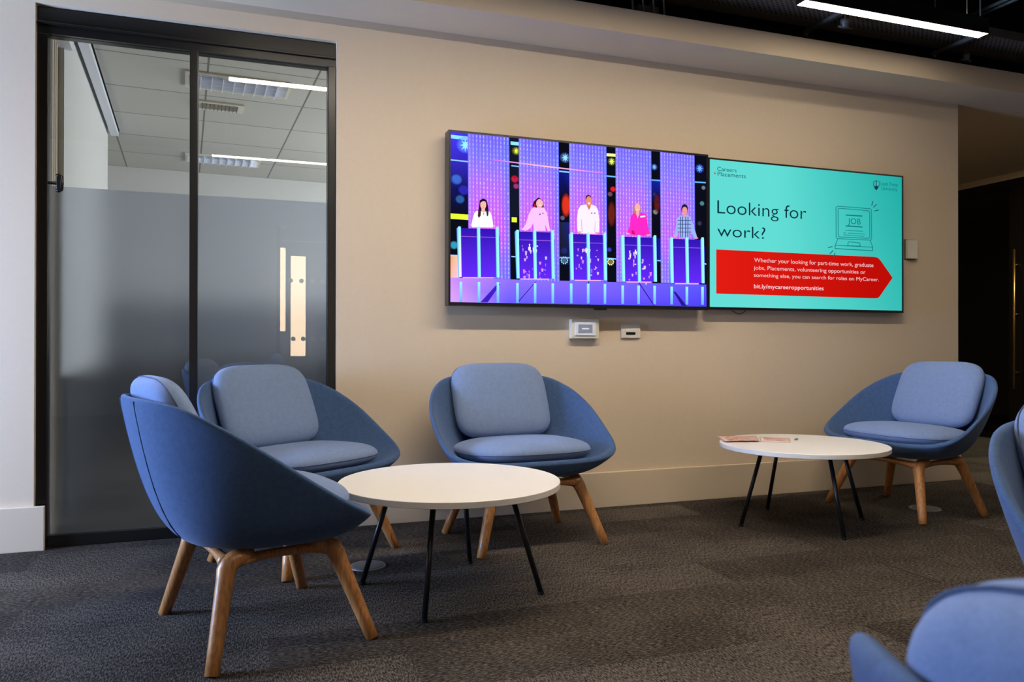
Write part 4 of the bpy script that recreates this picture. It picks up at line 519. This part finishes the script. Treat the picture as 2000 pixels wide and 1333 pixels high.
# ============================================================= SCREENS
def scr_mat(name, gain):
    m = bpy.data.materials.new(name); m.use_nodes = True; N = m.node_tree.nodes; L = m.node_tree.links; N.clear()
    o = N.new('ShaderNodeOutputMaterial'); e = N.new('ShaderNodeEmission'); a = N.new('ShaderNodeVertexColor'); a.layer_name = 'Col'
    L.new(a.outputs[0], e.inputs[0]); e.inputs[1].default_value = gain; L.new(e.outputs[0], o.inputs[0]); return m
M_scr = scr_mat('screen_image', SCRG); M_scr2 = scr_mat('screen_image_vivid', SCRG*1.15)
class Paint:
    def __init__(s, x0, x1, y, z0, z1):
        s.a = (x0, x1, y, z0, z1); s.bm = bmesh.new(); s.cl = s.bm.loops.layers.float_color.new('Col')
    def pt(s, u, v, L):
        x0, x1, y, z0, z1 = s.a; return (x0+(x1-x0)*u, y-.0004*L, z1+(z0-z1)*v)
    def poly(s, L, col, uv):
        vs = [s.bm.verts.new(s.pt(uv[i]/1e4, uv[i+1]/1e4, L)) for i in range(0, len(uv), 2)]
        f = s.bm.faces.new(vs)
        for k, lp in enumerate(f.loops):
            c = lin(col[k*3:k*3+3] if len(col) > 3 else col); lp[s.cl] = (*c, 1)
    def disc(s, L, col, bg, c, rx, ry):
        n = 14; m = s.bm.verts.new(s.pt(c[0]/1e4, c[1]/1e4, L)); e = []; h = []
        for k in range(n):
            a = 2*math.pi*k/n; u, v = math.cos(a), math.sin(a)
            cl = lambda q: min(1, max(0, q))
            e.append(s.bm.verts.new(s.pt(cl(c[0]/1e4+u*rx/1e4), cl(c[1]/1e4+v*ry/1e4), L))); h.append(s.bm.verts.new(s.pt(cl(c[0]/1e4+u*rx*.6/1e4), cl(c[1]/1e4+v*ry*.6/1e4), L)))
        for k in range(n):
            q = (k+1) % n
            for f, cs in ((s.bm.faces.new((m, h[k], h[q])), (col, col, col)), (s.bm.faces.new((h[k], e[k], e[q], h[q])), (col, bg, bg, col))):
                for lp, cc in zip(f.loops, cs): lp[s.cl] = (*lin(cc), 1)
    def run(s, items):
        for it in items:
            if it[0] == 'd': s.disc(*it[1:])
            else: s.poly(*it)
def mixc(a, b, t): return [a[i]+(b[i]-a[i])*t for i in range(3)]
def panel_col(u, v, rnd):
    st = [(0, (105, 90, 245)), (.12, (110, 110, 250)), (.3, (165, 105, 250)), (.5, (200, 95, 245)), (.68, (225, 80, 235)), (.85, (150, 90, 240)), (1, (120, 110, 240))]
    for (a, c), (b, d_) in zip(st, st[1:]):
        if v <= b: c = mixc(c, d_, (v-a)/(b-a)); break
    if u > .78: c = mixc(c, (85, 110, 250), min(1, (u-.78)*4))
    elif u < .12: c = mixc(c, (140, 140, 250), .55*(1-u/.12))
    return mixc(c, (130, 110, 250), rnd)
def dark_frame(t, x0, x1, y, z0, z1, e, bot, yb):
    bm = B(x0-e, x1+e, y, yb, z1, z1+e); box(bm, x0-e, x1+e, y, yb, z0-bot, z0); box(bm, x0-e, x0, y, yb, z0, z1); box(bm, x1, x1+e, y, yb, z0, z1)
    box(bm, x0-.001, x1+.001, y+.004, yb, z0-.001, z1+.001)
    return link('casing', bm, mat('black_casing', (.012, .011, .011), .3), t)
# left screen
t = thing('wall_display', 'large wall screen showing five game show contestants behind glowing podiums', 'screen', (0, 0, 0), 0, 'pair of wall screens')
x0, x1, z0, z1, y = .958, 2.4055, 1.073, 1.900, D-.10
dark_frame(t, x0, x1, y, z0, z1, .010, .016, D-.03)
link('wall_bracket', B(1.35, 2.0, D-.03, D, 1.3, 1.7), M_metal, t)
link('sensor_bump', B(1.74, 1.80, y+.002, y+.03, z0-.026, z0-.016), M_black, t)
P = Paint(x0, x1, y+.0035, z0, z1); P.run([i for i in SCREEN_A if (i[1] if i[0] == 'd' else i[0]) < 4])
rnd = random.Random(4)
for k, q in enumerate(PANELS):
    c = [Vector((q[i]/1e4, q[i+1]/1e4)) for i in range(0, 8, 2)]
    def W_(u, v): p = c[0].lerp(c[1], u).lerp(c[3].lerp(c[2], u), v); return [round(p.x*1e4), round(p.y*1e4)]
    nu, nv = 6, 14; tint = .12 if k < 3 else .25+.2*(k-3)
    for i in range(nu):
        for j in range(nv):
            u0, u1, v0, v1 = i/nu, (i+1)/nu, j/nv, (j+1)/nv; cc = []
            for u, v in ((u0, v0), (u1, v0), (u1, v1), (u0, v1)): cc += panel_col(u, v, tint)
            P.poly(4, cc, W_(u0, v0)+W_(u1, v0)+W_(u1, v1)+W_(u0, v1))
    for i in range(12):
        for j in range(14):
            u = (i+.5)/12; c0, c1_ = [mixc(panel_col(u, j_/14, tint), (215, 150, 255), .22) for j_ in (j, j+1)]
            P.poly(5, [*c0, *c0, *c1_, *c1_], W_(u-.02, j/14)+W_(u+.02, j/14)+W_(u+.02, (j+1)/14)+W_(u-.02, (j+1)/14))
        for j in range(34):
            u = (i+.5)/12; v = (j+.5)/34; b = mixc(panel_col(u, v, tint), (235, 200, 255) if .3 < v < .8 else (190, 205, 255), .35+.4*rnd.random())
            P.poly(6, b, W_(u-.013, v-.009)+W_(u+.013, v-.009)+W_(u+.013, v+.009)+W_(u-.013, v+.009))
P.run([(i[0]+3,)+tuple(i[1:]) for i in SCREEN_A if i[0] != 'd' and i[0] >= 4])
link('screen', P.bm, M_scr2, t)
# right screen
t = thing('wall_display', 'teal wall screen asking Looking for work, with a red arrow and laptop drawing', 'screen', (0, 0, 0), 0, 'pair of wall screens')
x0, x1, z0, z1, y = 2.452, 3.832, 1.077, 1.898, D-.06
dark_frame(t, x0, x1, y, z0, z1, .009, .014, D-.02)
link('wall_bracket', B(2.8, 3.5, D-.02, D, 1.3, 1.7), M_metal, t)
P = Paint(x0, x1, y+.0035, z0, z1); n = 10
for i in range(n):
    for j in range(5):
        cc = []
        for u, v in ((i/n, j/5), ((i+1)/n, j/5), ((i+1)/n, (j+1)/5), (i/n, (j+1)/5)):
            k = max(0, u-.35)/.65; b = mixc((98, 222, 214), (32, 172, 164), k**.9*(1-.35*v)); b = mixc(b, (112, 226, 222), .35*v*(1-u)); cc += b  # viewing-angle dimming towards the right is put into the teal colours
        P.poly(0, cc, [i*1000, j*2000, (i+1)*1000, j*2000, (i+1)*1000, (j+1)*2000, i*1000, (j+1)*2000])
P.run(SCREEN_B); sc = link('screen', P.bm, M_scr, t)
tm = {}
for (s, u0, u1, v, cap, col, bold) in WORDS:
    cu = bpy.data.curves.new('text', 'FONT'); cu.body = s; cu.size = 1; cu.resolution_u = 4
    if bold: cu.offset = .008
    elif s in ('Looking for', 'work?'): cu.offset = -.006
    o = bpy.data.objects.new('text', cu); COL.objects.link(o)
    bpy.context.view_layer.update(); dg = bpy.context.evaluated_depsgraph_get()
    me = bpy.data.meshes.new_from_object(o.evaluated_get(dg)); bpy.data.objects.remove(o)
    xs = [v_.co.x for v_ in me.vertices]; a, b = min(xs), max(xs); sx = (u1-u0)*(x1-x0)/(b-a); sz = cap*(z1-z0)/.729
    if s == '+': sz = sx
    X, Z = x0+(x1-x0)*u0, z1+(z0-z1)*v
    for v_ in me.vertices:
        p = v_.co.copy(); v_.co = Vector((X+(p.x-a)*sx, y+.0035-.0026, Z+p.y*sz))
    if col not in tm:
        m = bpy.data.materials.new('screen_ink'); m.use_nodes = True; N = m.node_tree.nodes; N.clear()
        e = N.new('ShaderNodeEmission'); e.inputs[0].default_value = (*lin(col), 1); e.inputs[1].default_value = SCRG; oo = N.new('ShaderNodeOutputMaterial'); m.node_tree.links.new(e.outputs[0], oo.inputs[0]); tm[col] = m
    me.materials.clear(); me.materials.append(tm[col])
    o = bpy.data.objects.new('headline' if s in ('Looking for', 'work?') else 'caption', me); COL.objects.link(o); o.parent = sc
bm = bmesh.new(); tube(bm, [(2.62+.11*k/10, D-.012-.01*math.sin(math.pi*k/10), 1.07-.028*math.sin(math.pi*k/10)) for k in range(11)], .003, 8)
tag(link('cable', bm, M_cable, None, True), 'thin grey cable loop hanging below the teal screen', 'cable')

# ============================================================= WALL FITTINGS
t = thing('control_panel', 'boxed wall control panel with a small lit display under the screens', 'control panel')
link('back_box', B(1.628, 1.786, D-.035, D, .899, 1.000, bev=.003), M_white, t)
link('bezel', B(1.647, 1.765, D-.041, D-.035, .914, .985, bev=.002), M_whiteb, t)
s = link('display', B(1.664, 1.744, D-.0425, D-.041, .929, .972), emis('grey_display', (.20, .22, .27), .9), t)
link('display_text', B(1.684, 1.724, D-.0432, D-.0425, .947, .953), emis('display_white', (.8, .85, 1), .9), s)
t = thing('wall_socket', 'cream wall socket plate with a dark slot, right of the control panel', 'socket')
link('plate', B(1.930, 2.045, D-.012, D, .902, .975, bev=.002), M_white, t)
link('slot', B(1.958, 2.014, D-.0135, D-.012, .920, .947), M_black, t)
link('port_cover', B(1.958, 2.014, D-.016, D-.012, .934, .949, bev=.001), M_white, t)
t = thing('wall_sensor', 'small cream sensor box on the wall right of the teal screen', 'sensor')
link('case', B(3.914, 3.990, D-.028, D, 1.405, 1.522, bev=.004), M_white, t)
link('base', B(3.908, 3.996, D-.008, D, 1.400, 1.527, bev=.001), M_tin, t)

# ============================================================= CEILING VOID
def pendant(x0, x1, y, z, power, label, up=0):
    t = thing('linear_pendant_light', label, 'light', ((x0+x1)/2, y, z), 0, 'linear pendant lights'); h = (x1-x0)/2
    bm = B(-h, h, -.034, .034, .008, .085, bev=.002)
    for yy in (-.034, .0315): box(bm, -h, h, yy, yy+.0025, -.0005, .008)
    for xx in (-h, h-.0025): box(bm, xx, xx+.0025, -.0315, .0315, -.0005, .008)
    link('housing', bm, M_black, t)
    link('diffuser', B(-h+.003, h-.003, -.031, .031, -.0005, .0078, bev=.001), emis('led_diffuser', LEDC, power), t)
    if up: link('uplight_diffuser', B(-h+.01, h-.01, -.026, .026, .085, .088), emis('uplight', LEDC, up), t)  # glowing strip added on top to brighten the cable tray
    for s_ in (-1, 1):
        bm = bmesh.new(); tube(bm, [(s_*(h-.12), 0, .085), (s_*(h-.12), 0, 3.3-z)], .0025, 6); link('suspension_wire', bm, M_tin, t)
    return t
PZ = 2.55
pendant(2.59, 3.805, 3.08, PZ, LED1, 'bright linear pendant light hanging beside the perforated cable tray, near the wall end', 7)
pendant(-.077, 2.92, 2.325, PZ, LED2, 'long linear pendant over the nearer table, the upper white line mirrored in the glass')
pendant(-.248, 2.745, .16, PZ, LED3, 'long linear pendant over the camera, the lower white line mirrored in the glass')
pendant(4.6, 5.9, 2.18, PZ, LED4, 'linear pendant light in front of the hallway')  # extra unseen light, added to lift the right end of the wall
def perf_mat():
    m = mat('perforated_steel', (.15, .12, .11), .6, metal=.2); N, L, p = nodes(m)
    c = N.new('ShaderNodeTexCoord'); mp = N.new('ShaderNodeMapping'); mp.inputs['Rotation'].default_value = (0, 0, R(0)); L.new(c.outputs['Object'], mp.inputs[0])
    sp = N.new('ShaderNodeSeparateXYZ'); L.new(mp.outputs[0], sp.inputs[0])
    def M_(op, a, b=None):
        n = N.new('ShaderNodeMath'); n.operation = op
        for k, v in enumerate((a, b)):
            if v is None: continue
            if isinstance(v, (int, float)): n.inputs[k].default_value = v
            else: L.new(v, n.inputs[k])
        return n.outputs[0]
    ry = M_('DIVIDE', sp.outputs[1], .016); row = M_('FLOOR', ry); sh = M_('MULTIPLY', M_('MODULO', row, 2.0), .5)
    fx = M_('ABSOLUTE', M_('SUBTRACT', M_('FRACT', M_('ADD', M_('DIVIDE', sp.outputs[0], .034), sh)), .5)); fy = M_('ABSOLUTE', M_('SUBTRACT', M_('FRACT', ry), .5))
    hole = M_('MULTIPLY', M_('LESS_THAN', fx, .24), M_('LESS_THAN', fy, .28))
    inb = M_('LESS_THAN', M_('ABSOLUTE', M_('SUBTRACT', sp.outputs[1], 3.43)), .085)
    hole = M_('MULTIPLY', hole, inb)
    x = N.new('ShaderNodeMix'); x.data_type = 'RGBA'; L.new(hole, x.inputs[0]); x.inputs[6].default_value = (.24, .19, .165, 1); x.inputs[7].default_value = (.012, .01, .01, 1); L.new(x.outputs[2], p.inputs['Base Color']); return m
M_perf = perf_mat()
t = thing('cable_tray', 'perforated steel cable tray running along the wall above the pendant light', 'cable tray')
bm = B(1.2, 6.2, 3.34, 3.60, 2.70, 2.702); link('tray_bed', bm, M_perf, t)
bm = B(1.2, 6.2, 3.598, 3.602, 2.70, 2.75); box(bm, 1.2, 6.2, 3.338, 3.342, 2.70, 2.75); link('side_flange', bm, M_metal, t)
for x in (2.07, 3.09, 4.07, 5.05):
    b_ = thing('tray_hanger', 'trapeze hanger with threaded rods under the cable tray, number %s along from the left' % ['first', 'second', 'third', 'fourth'][[2.07, 3.09, 4.07, 5.05].index(x)], 'hanger', (0, 0, 0), 0, 'cable tray hangers')
    b_['label'] = {2.07: 'leftmost trapeze hanger holding the cable tray, at the bulkhead edge', 3.09: 'trapeze hanger crossing the tray at the left end of the lit pendant', 4.07: 'trapeze hanger crossing the tray at the right end of the lit pendant', 5.05: 'trapeze hanger at the far right of the cable tray'}[x]
    link('cross_bar', B(x-.012, x+.012, 3.30, 3.64, 2.672, 2.694), M_tin, b_)
    for y in (3.315, 3.625):
        bm = bmesh.new(); tube(bm, [(x, y, 2.655), (x, y, 3.3)], .004, 8); r_ = link('threaded_rod', bm, M_tin, b_)
        bm = bmesh.new(); cyl(bm, (x, y), .009, 2.660, 2.671, 6); link('nut', bm, M_tin, r_)
def detector(x, y, z, label, s=1):
    t = thing('ceiling_detector', label, 'detector', (x, y, z), 0, 'round detectors under the tray')
    bm = bmesh.new(); loft(bm, [[Vector((r*s*math.cos(2*math.pi*k/28), r*s*math.sin(2*math.pi*k/28), zz*s)) for k in range(28)] for zz, r in ((0, .018), (.006, .022), (.012, .022), (.028, .024), (.045, .026))]); link('body', bm, M_tin, t, True)
    bm = bmesh.new(); tube(bm, [(-.045*s, 0, .003), (.045*s, 0, .003)], .006*s, 8); link('wing', bm, M_tin, t, True)
    bm = bmesh.new(); tube(bm, [(0, 0, .045*s), (0, 0, 2.698-z)], .005, 8); link('stem', bm, M_tin, t)
detector(3.155, 3.395, 2.625, 'grey round detector below the cable tray left of centre of the lit pendant')
detector(4.25, 3.56, 2.635, 'grey round detector below the cable tray at the right end of the lit pendant', .9)
bm = bmesh.new(); tube(bm, [(4.25, 3.54, 2.905), (4.25, 2.2, 2.905)], .011, 10); tube(bm, [(4.29, 3.54, 2.90), (4.29, 2.2, 2.90)], .011, 10)
t = link('conduit', bm, M_strut, None, True); tag(t, 'pair of pale grey-green conduits in the black ceiling at top right', 'conduit')
bm = B(1.0, 7.0, 2.60, 2.86, 3.0, 3.2); tag(link('air_duct', bm, M_dark), 'large black rectangular air duct in the ceiling void', 'duct')
bm = bmesh.new(); tube(bm, [(4.35, 2.9, 2.80), (7.5, 2.9, 2.80)], .05, 16); tag(link('black_pipe', bm, M_dark, None, True), 'black pipe running along the ceiling beyond the lit pendant', 'pipe')
t = thing('junction_box', 'dark junction box with cable clips standing on the cream bulkhead edge', 'junction box', (0, 0, 0))
link('box', B(1.90, 2.02, 3.46, 3.56, 2.545, 2.60, bev=.004), M_metal, t)
for k in range(4):
    bm = bmesh.new(); tube(bm, [(1.86+.06*k, 3.44, 2.545), (1.86+.06*k, 3.45, 2.62+.01*k)], .005, 8)
    link('clip', bm, M_tin, t)

# ============================================================= BEHIND THE CAMERA (seen reflected in the glass)
def wlamp(x, z0, z1, w_, label):
    t = thing('wall_lamp', label, 'lamp', (0, 0, 0), 0, 'tall warm wall lamps'); yb = Y0
    link('backplate', B(x-w_/2-.02, x+w_/2+.02, yb, yb+.03, z0-.02, z1+.02), M_black, t)
    link('diffuser', B(x-w_/2, x+w_/2, yb+.03, yb+.08, z0, z1, bev=.01), M_warm, t)
# mirrored depth 10.25
wlamp(.703, .708, 2.008, .185, 'wide warm vertical wall lamp, reflected in the right glass pane')
wlamp(.510, 1.03, 2.11, .068, 'slim warm vertical wall lamp, reflected left of the wide one')
t = thing('glass_divider', 'clear glass divider with round frosted dots, reflected in the glazed screen', 'divider')
link('pane', B(.42, 1.05, -1.61, -1.60, .05, 2.2), glass_mat('divider_glass', (.97, .97, .97), 1), t)
link('post', B(1.05, 1.09, -1.63, -1.58, 0, 2.2), M_frame, t); link('post', B(.38, .42, -1.63, -1.58, 0, 2.2), M_frame, t)
M_dot = mat('frosted_dot', (.62, .50, .40), .7)
for z, xs in ((1.59, (.535, .655, .775, .885)), (.925, (.565, .675, .785, .895))):
    for x in xs:
        bm = bmesh.new(); loft(bm, [[Vector((x+.026*math.cos(2*math.pi*k/24), yy, z+.026*math.sin(2*math.pi*k/24))) for k in range(24)] for yy in (-1.60, -1.5985)]); link('frosted_dot', bm, M_dot, t)
